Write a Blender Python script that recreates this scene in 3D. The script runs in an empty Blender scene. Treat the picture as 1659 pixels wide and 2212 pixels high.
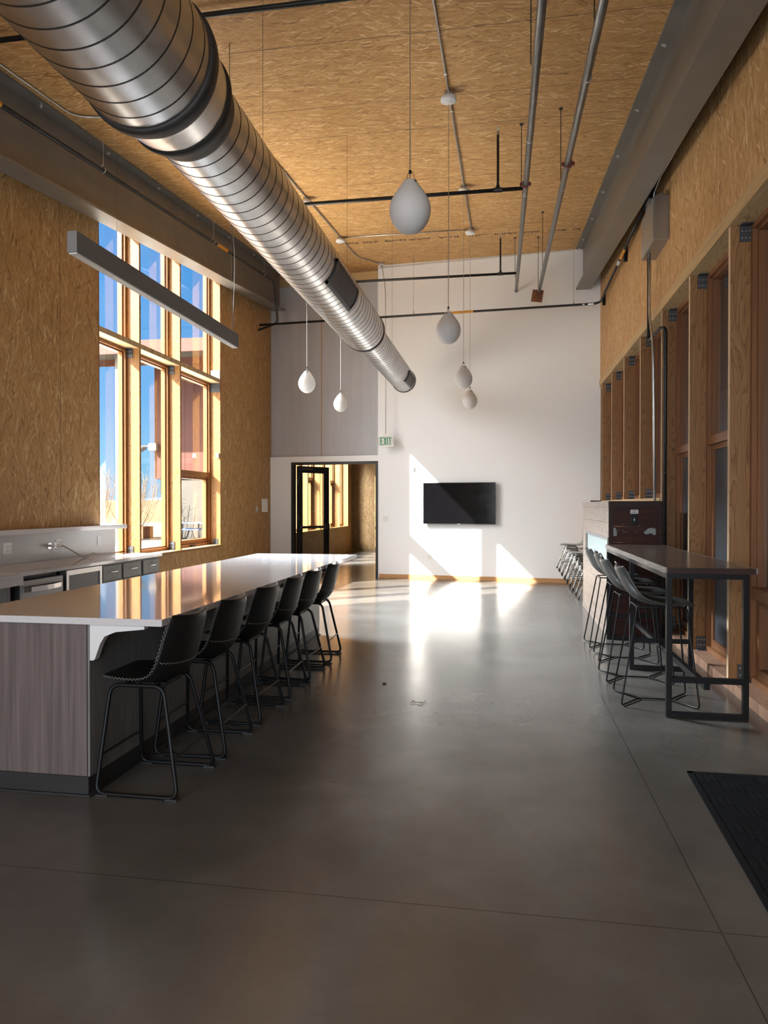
import bpy, bmesh, math, random
from mathutils import Vector, Matrix
random.seed(7)
R = math.radians
scn = bpy.context.scene
col = scn.collection

# ------------------------------------------------------------------ camera, light, exposure
cam_d = bpy.data.cameras.new('camera'); cam = bpy.data.objects.new('camera', cam_d); col.objects.link(cam)
cam.location = (0, 0, 1.5)
cam.rotation_euler = (R(90 - 0.5602), 0, R(9.6011))
cam_d.sensor_fit = 'VERTICAL'; cam_d.sensor_height = 24.0
cam_d.lens = 24.0 * 1534.0 / 2212.0
cam_d.clip_end = 2000
scn.camera = cam

SUN = Vector((1.0, 0.78, -0.92)).normalized()
AUR = 9.0
w = bpy.data.worlds.new('world'); scn.world = w; w.use_nodes = True
wn = w.node_tree.nodes; wl = w.node_tree.links
def wm(op, a, b=0.0, clamp=False):
    nd = wn.new('ShaderNodeMath'); nd.operation = op; nd.use_clamp = clamp
    for i_, v_ in enumerate((a, b)):
        if isinstance(v_, bpy.types.NodeSocket): wl.new(v_, nd.inputs[i_])
        else: nd.inputs[i_].default_value = v_
    return nd.outputs[0]
wtc = wn.new('ShaderNodeTexCoord'); wsp = wn.new('ShaderNodeSeparateXYZ'); wl.new(wtc.outputs['Generated'], wsp.inputs[0])
sky = wn.new('ShaderNodeValToRGB'); wl.new(wm('MAXIMUM', wsp.outputs[2], 0.0), sky.inputs[0])   # winter sky: pale at the horizon, deeper blue above
e = sky.color_ramp.elements
e[0].position = 0.0; e[0].color = (.20, .33, .44, 1); e[1].position = 1.0; e[1].color = (.03, .10, .30, 1)
for p_, c_ in ((.05, (.13, .29, .43, 1)), (.14, (.072, .22, .42, 1)), (.30, (.045, .175, .39, 1)), (.6, (.035, .12, .34, 1))):
    q_ = e.new(p_); q_.color = c_
dt_ = wn.new('ShaderNodeVectorMath'); dt_.operation = 'DOT_PRODUCT'; wl.new(wtc.outputs['Generated'], dt_.inputs[0]); dt_.inputs[1].default_value = tuple(-SUN)
au = wm('POWER', wm('MAXIMUM', dt_.outputs['Value'], 0.0), 7.0)                                   # broad glow round the sun, added to brighten the room
aur = wn.new('ShaderNodeMix'); aur.data_type = 'RGBA'; aur.blend_type = 'ADD'; aur.clamp_result = False
wl.new(sky.outputs[0], aur.inputs[6]); vmul = wn.new('ShaderNodeVectorMath'); vmul.operation = 'SCALE'
vmul.inputs[0].default_value = (AUR * 1.0, AUR * .96, AUR * .90); wl.new(au, vmul.inputs['Scale']); wl.new(vmul.outputs[0], aur.inputs[7]); aur.inputs[0].default_value = 1.0
bg = wn['Background']; wl.new(aur.outputs[2], bg.inputs[0]); bg.inputs[1].default_value = 1.0

sd = bpy.data.lights.new('sun', 'SUN'); so = bpy.data.objects.new('sun', sd); col.objects.link(so)
sd.energy = 14.0; sd.angle = R(0.55); sd.color = (1.0, 0.93, 0.82)
so.rotation_euler = SUN.to_track_quat('-Z', 'Y').to_euler(); so.location = (-30, -20, 30)

def area(name, loc, target, sx, sy, power, color):
    d = bpy.data.lights.new(name, 'AREA'); d.shape = 'RECTANGLE'; d.size = sx; d.size_y = sy
    d.energy = power; d.color = color
    o = bpy.data.objects.new(name, d); col.objects.link(o); o.location = loc
    o.rotation_euler = (Vector(target) - Vector(loc)).to_track_quat('-Z', 'Y').to_euler()
    return o
# added fill lamps for the room: outside the tall window, behind the camera
area('daylight_window_side', (-11.0, 12.2, 10.6), (-2.2, 8.8, 0.9), 5.0, 4.5, 10500, (0.84, 0.93, 1.0))
area('daylight_entrance', (-1.5, -3.8, 2.1), (-1.5, 6, 2.3), 5.6, 3.4, 165, (0.90, 0.95, 1.0))

vs = scn.view_settings
vs.view_transform = 'Standard'; vs.look = 'None'; vs.gamma = 1.0; vs.use_curve_mapping = False
vs.exposure = 1.30
scn.cycles.use_denoising = True
scn.cycles.max_bounces = 9; scn.cycles.diffuse_bounces = 6; scn.cycles.glossy_bounces = 4
scn.cycles.transparent_max_bounces = 16; scn.cycles.transmission_bounces = 4
scn.cycles.sample_clamp_indirect = 6.0
scn.cycles.caustics_reflective = False; scn.cycles.caustics_refractive = False

# ------------------------------------------------------------------ material helpers
class NT:
    def __init__(s, name):
        s.m = bpy.data.materials.new(name); s.m.use_nodes = True
        s.n = s.m.node_tree.nodes; s.l = s.m.node_tree.links
        s.b = s.n['Principled BSDF']; s.out = s.n['Material Output']
        s.tc = s.n.new('ShaderNodeTexCoord')
    def add(s, t, ins=None, **kw):
        nd = s.n.new(t)
        for k, v in kw.items(): setattr(nd, k, v)
        for k, v in (ins or {}).items(): s.set(nd.inputs[k], v)
        return nd
    def set(s, sock, v):
        if isinstance(v, bpy.types.NodeSocket): s.l.new(v, sock)
        elif isinstance(v, bpy.types.Node): s.l.new(v.outputs[0], sock)
        else: sock.default_value = v
    def math(s, op, a, b=0.0, clamp=False):
        nd = s.add('ShaderNodeMath', {0: a, 1: b}, operation=op); nd.use_clamp = clamp; return nd.outputs[0]
    def mix(s, f, a, b, blend='MIX'):
        nd = s.add('ShaderNodeMix', data_type='RGBA', blend_type=blend)
        s.set(nd.inputs[0], f); s.set(nd.inputs[6], a); s.set(nd.inputs[7], b); return nd.outputs[2]
    def mixf(s, f, a, b):
        nd = s.add('ShaderNodeMix', data_type='FLOAT')
        s.set(nd.inputs[0], f); s.set(nd.inputs[2], a); s.set(nd.inputs[3], b); return nd.outputs[0]
    def ramp(s, f, stops, interp='LINEAR'):
        nd = s.add('ShaderNodeValToRGB', {0: f}); nd.color_ramp.interpolation = interp
        e = nd.color_ramp.elements
        while len(e) > 1: e.remove(e[-1])
        e[0].position = stops[0][0]; e[0].color = c4(stops[0][1])
        for p, c in stops[1:]:
            x = e.new(p); x.color = c4(c)
        return nd.outputs[0]
    def noise(s, vec, scale=5, detail=3, rough=.5, dist=0):
        nd = s.add('ShaderNodeTexNoise', {'Vector': vec, 'Scale': scale, 'Detail': detail, 'Roughness': rough, 'Distortion': dist})
        return nd.outputs[0]
    def mapv(s, scale=(1, 1, 1), rot=(0, 0, 0), loc=(0, 0, 0), vec=None):
        return s.add('ShaderNodeMapping', {'Vector': vec if vec is not None else s.tc.outputs['Object'], 'Scale': scale, 'Rotation': rot, 'Location': loc}).outputs[0]
    def plane(s, along, across):
        sp = s.add('ShaderNodeSeparateXYZ', {0: s.tc.outputs['Object']})
        i = {'x': 0, 'y': 1, 'z': 2}
        return s.add('ShaderNodeCombineXYZ', {0: sp.outputs[i[along]], 1: sp.outputs[i[across]]}).outputs[0]
    def bump(s, h, strength=.3, dist=.01):
        nd = s.add('ShaderNodeBump', {'Height': h, 'Strength': strength, 'Distance': dist}); s.l.new(nd.outputs[0], s.b.inputs['Normal'])
    def base(s, c=None, rough=None, metal=None, spec=None):
        if c is not None: s.set(s.b.inputs['Base Color'], c4(c) if isinstance(c, tuple) else c)
        if rough is not None: s.set(s.b.inputs['Roughness'], rough)
        if metal is not None: s.set(s.b.inputs['Metallic'], metal)
        if spec is not None: s.b.inputs['Specular IOR Level'].default_value = spec
        return s
def c4(c): return tuple(c) + (1.0,) if len(c) == 3 else tuple(c)

def simple(name, c, rough=.5, metal=0, var=.06, scale=12, bump=0, spec=None, stretch=(1, 1, 1)):
    t = NT(name)
    n = t.noise(t.mapv(stretch), scale, 4, .6)
    a = tuple(max(0, x * (1 - var * 2)) for x in c); b = tuple(min(1, x * (1 + var * 2)) for x in c)
    t.base(t.ramp(n, [(.25, a), (.75, b)]), t.mixf(n, max(0.02, rough - .06) if rough < .27 else max(.285, rough - .06), min(.262, rough + .06) if rough < .27 else min(1, rough + .06)), metal, spec)
    if bump: t.bump(n, bump, .004)
    return t.m

def osb(name, along, across, seams=(), tone=1.0, warm=1.0):
    t = NT(name); v = t.plane(along, across)
    wob = t.add('ShaderNodeTexNoise', {'Vector': v, 'Scale': 7.0, 'Detail': 2.0})
    val = None; hgt = None
    for k, (ang, L, W, thr) in enumerate([(0, .16, .017, 0), (13, .15, .014, .50), (-11, .15, .018, .50), (32, .10, .016, .80), (-44, .085, .015, .88)]):
        m = t.add('ShaderNodeMapping', {'Vector': v, 'Rotation': (0, 0, R(ang)), 'Location': (k * 3.7, k * 1.9, 0)})
        m2 = t.add('ShaderNodeMapping', {'Vector': m.outputs[0], 'Scale': (1 / L, 1 / W, 1)})
        ad = t.add('ShaderNodeMixRGB' if False else 'ShaderNodeVectorMath', {0: m2.outputs[0], 1: wob.outputs[1]}, operation='ADD')
        vo = t.add('ShaderNodeTexVoronoi', {'Vector': ad.outputs[0], 'Scale': 1.0, 'Randomness': 1.0}, voronoi_dimensions='2D')
        sp = t.add('ShaderNodeSeparateColor', {0: vo.outputs['Color']})
        if val is None: val = sp.outputs[0]
        else:
            f = t.math('GREATER_THAN', sp.outputs[1], thr)
            val = t.mixf(f, val, sp.outputs[0])
    fine = t.noise(t.add('ShaderNodeMapping', {'Vector': v, 'Scale': (6, 160, 1)}).outputs[0], 1.0, 2, .5)
    big = t.noise(v, .9, 2, .5)
    val2 = t.math('ADD', t.math('MULTIPLY', val, .80), t.math('MULTIPLY', fine, .22))
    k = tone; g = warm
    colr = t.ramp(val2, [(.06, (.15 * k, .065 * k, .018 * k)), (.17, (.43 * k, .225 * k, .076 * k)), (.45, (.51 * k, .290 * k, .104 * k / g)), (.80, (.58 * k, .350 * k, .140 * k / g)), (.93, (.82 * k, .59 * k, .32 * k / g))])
    colr = t.mix(t.math('MULTIPLY', big, .22), colr, c4((.40 * k, .21 * k, .08 * k)))
    if seams:
        sp = t.add('ShaderNodeSeparateXYZ', {0: t.tc.outputs['Object']}); 
        mask = None
        for ax, pos in seams:
            d = t.math('ABSOLUTE', t.math('SUBTRACT', sp.outputs['xyz'.index(ax)], pos))
            s_ = t.math('LESS_THAN', d, .0048)
            mask = s_ if mask is None else t.math('MAXIMUM', mask, s_)
        colr = t.mix(t.math('MULTIPLY', mask, .8), colr, c4((.05, .022, .009)))
    t.base(colr, .62, 0, .35); t.bump(val2, .35, .0015)
    return t.m

def grain(name, along, across, c0, c1, c2, freq=34, scale=(.55, 3.2), rough=.5, off=0.0, spec=.4, knots=True):
    """plain-sawn / rotary-cut veneer figure: contour lines of a stretched noise"""
    t = NT(name)
    sp = t.add('ShaderNodeSeparateXYZ', {0: t.tc.outputs['Object']})
    i = {'x': 0, 'y': 1, 'z': 2}
    inf = t.add('ShaderNodeObjectInfo')
    v = t.add('ShaderNodeCombineXYZ', {0: t.math('MULTIPLY', sp.outputs[i[along]], scale[0]), 1: t.math('MULTIPLY', sp.outputs[i[across]], scale[1]), 2: t.math('ADD', t.math('MULTIPLY', inf.outputs['Random'], 40), off)}).outputs[0]
    n = t.noise(v, 1.0, 2.5, .45, .25)
    rings = t.math('FRACT', t.math('MULTIPLY', n, freq))
    rings = t.math('POWER', rings, 2.2)
    v2 = t.add('ShaderNodeCombineXYZ', {0: t.math('MULTIPLY', sp.outputs[i[along]], 3), 1: t.math('MULTIPLY', sp.outputs[i[across]], 220)}).outputs[0]
    f = t.noise(v2, 1.0, 2, .6)
    c = t.ramp(rings, [(0, c2), (.55, c1), (1.0, c0)])
    c = t.mix(t.math('MULTIPLY', f, .35), c, c4(c1))
    if knots:
        v3 = t.add('ShaderNodeCombineXYZ', {0: t.math('MULTIPLY', sp.outputs[i[along]], 1.0), 1: t.math('MULTIPLY', sp.outputs[i[across]], 1.6), 2: t.math('MULTIPLY', inf.outputs['Random'], 90)}).outputs[0]
        vo = t.add('ShaderNodeTexVoronoi', {'Vector': v3, 'Scale': 2.6}).outputs['Distance']
        kf = t.ramp(vo, [(0, (1, 1, 1)), (.035, (.9, .9, .9)), (.06, (0, 0, 0))])
        c = t.mix(t.math('MULTIPLY', kf, .7), c, c4(tuple(x * .35 for x in c0)))
    t.base(c, rough, 0, spec); t.bump(f, .12, .001)
    return t.m

# ------------------------------------------------------------------ materials
M = {}
M['osb_ceiling'] = osb('osb_ceiling', 'x', 'y', [('y', p) for p in (2.44, 3.66, 4.88, 6.09, 7.29, 8.02, 9.64, 10.9, 12.05, 13.24)], 1.12)
M['osb_left'] = osb('osb_left', 'z', 'y', [('y', p) for p in (4.9, 7.35)], .80)
M['osb_right'] = osb('osb_right', 'z', 'y', [('y', p) for p in (8.25, 11.3, 6.4, 12.6)], 1.0, .9)
M['osb_beyond'] = osb('osb_beyond', 'z', 'x', (), .42)  # same OSB, tone lowered to put the end wall's shade into the colour
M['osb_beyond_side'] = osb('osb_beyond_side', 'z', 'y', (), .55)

t = NT('polished_concrete')
o = t.tc.outputs['Object']
n1 = t.noise(o, .55, 4, .6, .4); n2 = t.noise(o, 2.4, 3, .5, .5); n3 = t.noise(t.mapv((1, 1.7, 1), (0, 0, .5)), 26, 3, .6)
mixn = t.math('ADD', t.math('MULTIPLY', n1, .55), t.math('ADD', t.math('MULTIPLY', n2, .37), t.math('MULTIPLY', n3, .08)))
cc = t.ramp(mixn, [(.30, (.062, .058, .053)), (.5, (.100, .095, .087)), (.70, (.150, .143, .133))])
sp = t.add('ShaderNodeSeparateXYZ', {0: o})
mask = None
for ax, p in [(0, .755), (1, -.41), (1, 2.638), (1, 5.69), (1, 8.74), (1, 11.79)]:
    s_ = t.math('LESS_THAN', t.math('ABSOLUTE', t.math('SUBTRACT', sp.outputs[ax], p)), .0030)
    mask = s_ if mask is None else t.math('MAXIMUM', mask, s_)
# hairline cracks and pale scuffs
wv = t.add('ShaderNodeTexVoronoi', {'Vector': t.add('ShaderNodeVectorMath', {0: o, 1: t.add('ShaderNodeTexNoise', {'Vector': o, 'Scale': 2.2, 'Detail': 4.0}).outputs[1]}, operation='ADD').outputs[0], 'Scale': .38}, feature='DISTANCE_TO_EDGE')
crack = t.math('MULTIPLY', t.math('LESS_THAN', wv.outputs['Distance'], .0007), t.math('GREATER_THAN', n1, .54))
sc = t.noise(t.mapv((9, 34, 1), (0, 0, .6)), 1.0, 2, .5, 1.2)
scf = t.math('MULTIPLY', t.math('GREATER_THAN', sc, .735), t.math('GREATER_THAN', n1, .50))
cc = t.mix(t.math('MULTIPLY', scf, .10), cc, c4((.17, .165, .16)))
cc = t.mix(t.math('MULTIPLY', crack, .55), cc, c4((.025, .022, .02)))
cc = t.mix(t.math('MULTIPLY', mask, .75), cc, c4((.022, .018, .014)))
rg = t.ramp(t.math('ADD', t.math('MULTIPLY', n2, .6), t.math('MULTIPLY', n3, .4)), [(.3, (.19, .19, .19)), (.7, (.25, .25, .25))])
cc = t.mix(t.math('MULTIPLY', t.noise(t.mapv((1, 1.4, 1), (0, 0, .9), (7, 3, 0)), 1.1, 3, .6), .35), cc, c4((.105, .086, .070)))
t.base(cc, rg, 0, .5); t.b.inputs['IOR'].default_value = 1.55; t.bump(t.math('SUBTRACT', n2, t.math('MULTIPLY', mask, 2.0)), .10, .004)
M['concrete'] = t.m

M['drywall'] = simple('drywall', (.86, .875, .89), .75, 0, .012, 30, .05)
M['drywall_edge'] = simple('drywall_edge', (.62, .60, .56), .7, 0, .02)
M['white_paint'] = simple('white_paint', (.72, .71, .70), .45, 0, .01)
M['white_plastic'] = simple('white_plastic', (.80, .79, .77), .35, 0, .01)
M['quartz'] = simple('quartz', (.60, .575, .575), .045, 0, .03, 60, 0, .5)
M['quartz_splash'] = simple('quartz_splash', (.47, .46, .46), .25, 0, .03, 60, 0, .5)
M['grey_laminate'] = simple('grey_laminate', (.17, .165, .16), .42, 0, .13, 2.2, 0, .4, (20, 20, 1.2))
M['island_laminate'] = simple('island_laminate', (.135, .105, .100), .45, 0, .17, 1.6, 0, .4, (26, 26, .9))
M['rubber'] = simple('rubber', (.022, .022, .022), .5)
M['black_metal'] = simple('black_metal', (.006, .006, .007), .42, 0, .1, 30, 0, .25)
M['black_leather'] = simple('black_leather', (.007, .0066, .0062), .42, 0, .12, 90, .25, .32)
M['grey_leather'] = simple('grey_leather', (.045, .045, .043), .34, 0, .10, 60, .2, .6)
M['thread'] = simple('thread', (.55, .53, .49), .8)
M['beam_paint'] = simple('beam_paint', (.175, .160, .142), .42, 0, .08, 2.5, 0, .45)
M['steel_plate'] = simple('steel_plate', (.085, .09, .10), .42, .6, .1, 20)
M['screw_steel'] = simple('screw_steel', (.65, .65, .62), .3, .9)
M['pipe_black'] = simple('pipe_black', (.018, .017, .016), .45, .3, .2, 6, 0, .5, (1, 8, 8))
M['pipe_dark'] = simple('pipe_dark', (.050, .048, .045), .42, .5, .25, 4)
M['pipe_grey'] = simple('pipe_grey', (.20, .20, .195), .36, .75, .2, 5, 0, .5, (6, .7, 6))
M['conduit'] = simple('conduit', (.55, .55, .54), .30, .9, .1, 8)
M['red_coupling'] = simple('red_coupling', (.16, .022, .015), .45)
M['yellow_tape'] = simple('yellow_tape', (.75, .34, .02), .5)
M['ink'] = simple('ink', (.035, .025, .02), .8)
M['tv_screen'] = simple('tv_screen', (.003, .003, .004), .12, 0, .05, 5, 0, .2)
M['tv_bezel'] = simple('tv_bezel', (.012, .012, .013), .3)
M['green_letters'] = simple('green_letters', (.0, .23, .10), .5)
M['exit_panel'] = simple('exit_panel', (.62, .66, .60), .2)
M['base_wood'] = grain('base_wood', 'x', 'z', (.36, .17, .065), (.48, .25, .10), (.55, .30, .13), 12, (1.2, 9), .5, knots=False)
M['ply'] = grain('ply', 'z', 'x', (.15, .052, .012), (.26, .120, .032), (.32, .165, .052), 26, (.9, 5.5), .5, 3)
M['post_wood'] = grain('post_wood', 'z', 'x', (.16, .070, .025), (.27, .130, .048), (.33, .17, .068), 22, (.8, 5), .45, 9)
M['post_edge'] = simple('post_edge', (.62, .46, .28), .6, 0, .1, 2, 0, .3, (30, 30, 1))
M['soffit_ply'] = grain('soffit_ply', 'y', 'x', (.26, .155, .065), (.46, .32, .165), (.53, .39, .22), 24, (.9, 4.5), .55, 2)
M['lvl'] = simple('lvl', (.50, .34, .17), .6, 0, .16, 1.3, 0, .3, (30, 1.0, 90))
M['frame_wood'] = simple('frame_wood', (.26, .112, .034), .38, 0, .12, 1.2, 0, .4, (30, 30, 1.2))
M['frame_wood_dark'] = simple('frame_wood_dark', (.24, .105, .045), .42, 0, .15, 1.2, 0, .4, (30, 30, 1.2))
M['sill_wood'] = grain('sill_wood', 'y', 'x', (.16, .085, .055), (.26, .145, .095), (.33, .19, .12), 24, (.8, 6), .5, 4)
M['table_top'] = simple('table_top', (.095, .070, .058), .22, 0, .12, 2.0, 0, .5, (12, 1, 8))
M['table_edge'] = grain('table_edge', 'y', 'z', (.10, .085, .075), (.20, .175, .155), (.27, .24, .21), 9, (1.1, 9), .5, knots=False)
M['crate_side'] = grain('crate_side', 'y', 'z', (.15, .105, .080), (.235, .180, .145), (.27, .215, .175), 12, (.9, 4), .42, 6)
M['crate_dark'] = simple('crate_dark', (.045, .013, .009), .50, 0, .28, 2.0, 0, .22, (1, 1, 7))
M['dark_stain'] = simple('dark_stain', (.035, .017, .013), .5, 0, .2, 3, 0, .25)
M['scraped_paint'] = simple('scraped_paint', (.30, .33, .33), .7)
M['stainless'] = simple('stainless', (.50, .485, .47), .30, .95, .02, 2, 0, .5, (1, 1, 20))
M['slate_steel'] = simple('slate_steel', (.17, .165, .16), .33, .85, .06, 2)
M['chrome'] = simple('chrome', (.75, .76, .78), .12, 1.0, .03, 5)
M['chair_plastic'] = simple('chair_plastic', (.24, .24, .225), .42)
M['mat_black'] = simple('mat_black', (.011, .012, .014), .95, 0, .25, 90, .6, .08)
M['door_black'] = simple('door_black', (.010, .013, .015), .4, 0, .1, 10, 0, .5)
M['fixture_grey'] = simple('fixture_grey', (.20, .19, .185), .5, 0, .02)
M['diffuser'] = simple('diffuser', (.78, .77, .74), .5, 0, .01)
M['red_metal'] = simple('red_metal', (.120, .044, .033), .55, 0, .10, .8, 0, .3)
M['ext_concrete'] = simple('ext_concrete', (.115, .11, .095), .85, 0, .12, .9)
M['ext_paving'] = simple('ext_paving', (.135, .12, .098), .9, 0, .08, .5)
M['patio_concrete'] = simple('patio_concrete', (.55, .52, .46), .85, 0, .05, .6)  # kept pale so the added slab throws sun into the room
M['prairie'] = simple('prairie', (.120, .085, .040), .95, 0, .15, .3)
M['mountain'] = simple('mountain', (.10, .15, .22), .95, 0, .08, .01)
M['rust'] = simple('rust', (.22, .095, .045), .8, 0, .2, 3)
M['blue_plastic'] = simple('blue_plastic', (.10, .17, .38), .5)
M['grey_tube'] = simple('grey_tube', (.10, .11, .12), .5)
M['twig'] = simple('twig', (.20, .115, .06), .9, 0, .15, 3)
M['ext_white'] = simple('ext_white', (.15, .147, .138), .6)
M['siding'] = simple('siding', (.060, .046, .044), .6, 0, .14, 1.0)
M['cooler_dark'] = simple('cooler_dark', (.022, .024, .026), .35, 0, .3, 1.5)

def glass(name, tint=(1, 1, 1), rough=.0, ior=1.45, haze=None):
    t = NT(name); t.n.remove(t.b)
    tr = t.add('ShaderNodeBsdfTransparent', {'Color': c4(tint)}); gl = t.add('ShaderNodeBsdfGlossy', {'Roughness': rough, 'Color': (1, 1, 1, 1)})
    nz = t.noise(t.tc.outputs['Object'], 1.5, 2, .5)
    ge = t.add('ShaderNodeNewGeometry')
    dt = t.add('ShaderNodeVectorMath', {0: ge.outputs['Normal'], 1: ge.outputs['Incoming']}, operation='DOT_PRODUCT').outputs['Value']
    f0 = ((ior - 1) / (ior + 1)) ** 2                      # Schlick reflectance of a thin sheet, same from both sides
    fr = t.math('ADD', t.mixf(nz, f0 * .9, f0 * 1.1), t.math('MULTIPLY', t.math('POWER', t.math('SUBTRACT', 1.0, t.math('ABSOLUTE', dt)), 5.0), 1 - f0), True)
    mx = t.add('ShaderNodeMixShader', {0: fr, 1: tr.outputs[0], 2: gl.outputs[0]})
    last = mx
    if haze:
        df = t.add('ShaderNodeBsdfDiffuse', {'Color': c4(haze[1])})
        last = t.add('ShaderNodeMixShader', {0: haze[0], 1: mx.outputs[0], 2: df.outputs[0]})
    t.l.new(last.outputs[0], t.out.inputs[0]); return t.m
M['glass'] = glass('glass')
M['screen'] = glass('insect_screen', (.55, .56, .60), .5, 1.2, (.55, (.055, .060, .070)))
M['door_glass'] = glass('door_glass', (.85, .88, .88))
M['crate_glass'] = glass('crate_glass', (.6, .7, .7), .25, 1.5, (.55, (.45, .55, .54)))

t = NT('frosted_shade')       # blown white pendant shade
tl = t.add('ShaderNodeBsdfTranslucent', {'Color': (.80, .78, .74, 1)})
nz = t.noise(t.tc.outputs['Object'], 3, 2, .5)
t.base(t.ramp(nz, [(.3, (.70, .68, .67)), (.7, (.76, .74, .73))]), .5, 0, .3)
mx = t.add('ShaderNodeMixShader', {0: .28, 1: t.b.outputs[0], 2: tl.outputs[0]}); t.l.new(mx.outputs[0], t.out.inputs[0])
M['shade'] = t.m

t = NT('polycarbonate')       # fluted translucent sheet
v = t.mapv((1, 1, 1)); sp = t.add('ShaderNodeSeparateXYZ', {0: t.tc.outputs['Object']})
fl = t.math('SINE', t.math('MULTIPLY', sp.outputs[0], 480))
nz = t.noise(t.mapv((9, 1, .6)), 1.0, 3, .6)
t.base(t.ramp(nz, [(.3, (.56, .565, .59)), (.7, (.64, .645, .67))]), .38, 0, .4)
t.bump(fl, .25, .002)
tl = t.add('ShaderNodeBsdfTranslucent', {'Color': (.62, .70, .80, 1)})
mx = t.add('ShaderNodeMixShader', {0: .30, 1: t.b.outputs[0], 2: tl.outputs[0]}); t.l.new(mx.outputs[0], t.out.inputs[0])
M['polycarb'] = t.m

t = NT('galvanised')
o = t.tc.outputs['Object']
br = t.noise(t.mapv((4, 45, 4)), 1.0, 3, .5); bl = t.noise(o, 2.6, 4, .6, .8)
t.base(t.ramp(bl, [(.3, (.50, .495, .49)), (.7, (.70, .695, .69))]), t.mixf(br, .29, .33), 1.0)
t.bump(t.noise(t.mapv((1, 1, 1)), 7, 1, .3), .10, .004)
M['galv'] = t.m
M['galv_seam'] = simple('galvanised_seam', (.06, .06, .058), .40, .8)  # zinc darkened for the shadow and dirt in the seam's crevice
M['zinc'] = simple('zinc_sheet', (.34, .32, .30), .35, .8, .05, 3)
M['duct_fabric'] = simple('duct_fabric', (.022, .020, .019), .6, 0, .2, 20, .2)
M['grille'] = simple('grille', (.16, .145, .14), .5, .4)

# ------------------------------------------------------------------ mesh helpers
def new(): return bmesh.new()
def box(bm, x0, x1, y0, y1, z0, z1, bev=0):
    r = bmesh.ops.create_cube(bm, size=1)
    for v in r['verts']:
        v.co = Vector(((x0 + x1) / 2 + v.co.x * (x1 - x0), (y0 + y1) / 2 + v.co.y * (y1 - y0), (z0 + z1) / 2 + v.co.z * (z1 - z0)))
    if bev:
        es = list({e for v in r['verts'] for e in v.link_edges})
        bmesh.ops.bevel(bm, geom=es, offset=bev, segments=2, affect='EDGES', profile=.7)
    return bm
def B(*a, **k): return box(new(), *a, **k)
def cyl(bm, p0, p1, r, n=16, r2=None, caps=True):
    p0, p1 = Vector(p0), Vector(p1); d = p1 - p0
    q = d.to_track_quat('Z', 'Y').to_matrix().to_4x4()
    m = Matrix.Translation((p0 + p1) / 2) @ q
    bmesh.ops.create_cone(bm, cap_ends=caps, segments=n, radius1=r, radius2=r if r2 is None else r2, depth=d.length, matrix=m)
    return bm
def fillet(pts, rad, n=5):
    pts = [Vector(p) for p in pts]; out = [pts[0]]
    for i in range(1, len(pts) - 1):
        a, b, c = pts[i - 1], pts[i], pts[i + 1]
        da, dc = (a - b), (c - b); r = min(rad, da.length * .48, dc.length * .48)
        p, q = b + da.normalized() * r, b + dc.normalized() * r
        for k in range(n + 1):
            s = k / n; out.append(p * (1 - s) ** 2 + b * 2 * s * (1 - s) + q * s * s)
    out.append(pts[-1]); return out
def tube(bm, pts, r, n=8, rad=0, closed=False, seg=5):
    pts = [Vector(p) for p in pts]
    if rad:
        if closed:
            m0 = (pts[0] + pts[-1]) / 2
            pts = fillet([m0] + pts + [m0], rad, seg)[:-1]
        else: pts = fillet(pts, rad, seg)
    N = len(pts); rings = []; up = None
    for i in range(N):
        if closed: d = (pts[(i + 1) % N] - pts[i - 1])
        else: d = pts[min(i + 1, N - 1)] - pts[max(i - 1, 0)]
        d.normalize()
        if up is None:
            up = Vector((0, 0, 1)) if abs(d.z) < .9 else Vector((1, 0, 0))
        s = d.cross(up)
        if s.length < 1e-5: s = d.orthogonal()
        s.normalize(); up = s.cross(d).normalized()
        rings.append([bm.verts.new(pts[i] + (s * math.cos(2 * math.pi * k / n) + up * math.sin(2 * math.pi * k / n)) * r) for k in range(n)])
    for i in range(N if closed else N - 1):
        a, b = rings[i], rings[(i + 1) % N]
        for k in range(n):
            f = bm.faces.new((a[k], a[(k + 1) % n], b[(k + 1) % n], b[k])); f.smooth = True
    if not closed:
        bm.faces.new(list(reversed(rings[0]))); bm.faces.new(rings[-1])
    return bm
def lathe(bm, prof, c=(0, 0, 0), n=32):
    c = Vector(c); rings = []
    for r, z in prof:
        if r < 1e-6: rings.append([bm.verts.new(c + Vector((0, 0, z)))])
        else: rings.append([bm.verts.new(c + Vector((r * math.cos(2 * math.pi * k / n), r * math.sin(2 * math.pi * k / n), z))) for k in range(n)])
    for a, b in zip(rings, rings[1:]):
        for k in range(n):
            if len(a) == 1 and len(b) == 1: continue
            if len(a) == 1: f = bm.faces.new((a[0], b[(k + 1) % n], b[k]))
            elif len(b) == 1: f = bm.faces.new((a[k], a[(k + 1) % n], b[0]))
            else: f = bm.faces.new((a[k], a[(k + 1) % n], b[(k + 1) % n], b[k]))
            f.smooth = True
    return bm
def prism(bm, poly, axis, a, b, shear=0.0):
    """poly in the two other axes (order: x:(y,z) y:(x,z) z:(x,y)); shear lifts z with y"""
    def P(p, t):
        if axis == 'x': return Vector((t, p[0], p[1]))
        if axis == 'y': return Vector((p[0], t, p[1] + shear * t))
        return Vector((p[0], p[1], t))
    va = [bm.verts.new(P(p, a)) for p in poly]; vb = [bm.verts.new(P(p, b)) for p in poly]
    bm.faces.new(va); bm.faces.new(list(reversed(vb)))
    for i in range(len(poly)):
        j = (i + 1) % len(poly); bm.faces.new((va[i], vb[i], vb[j], va[j]))
    bmesh.ops.recalc_face_normals(bm, faces=bm.faces); return bm
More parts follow.
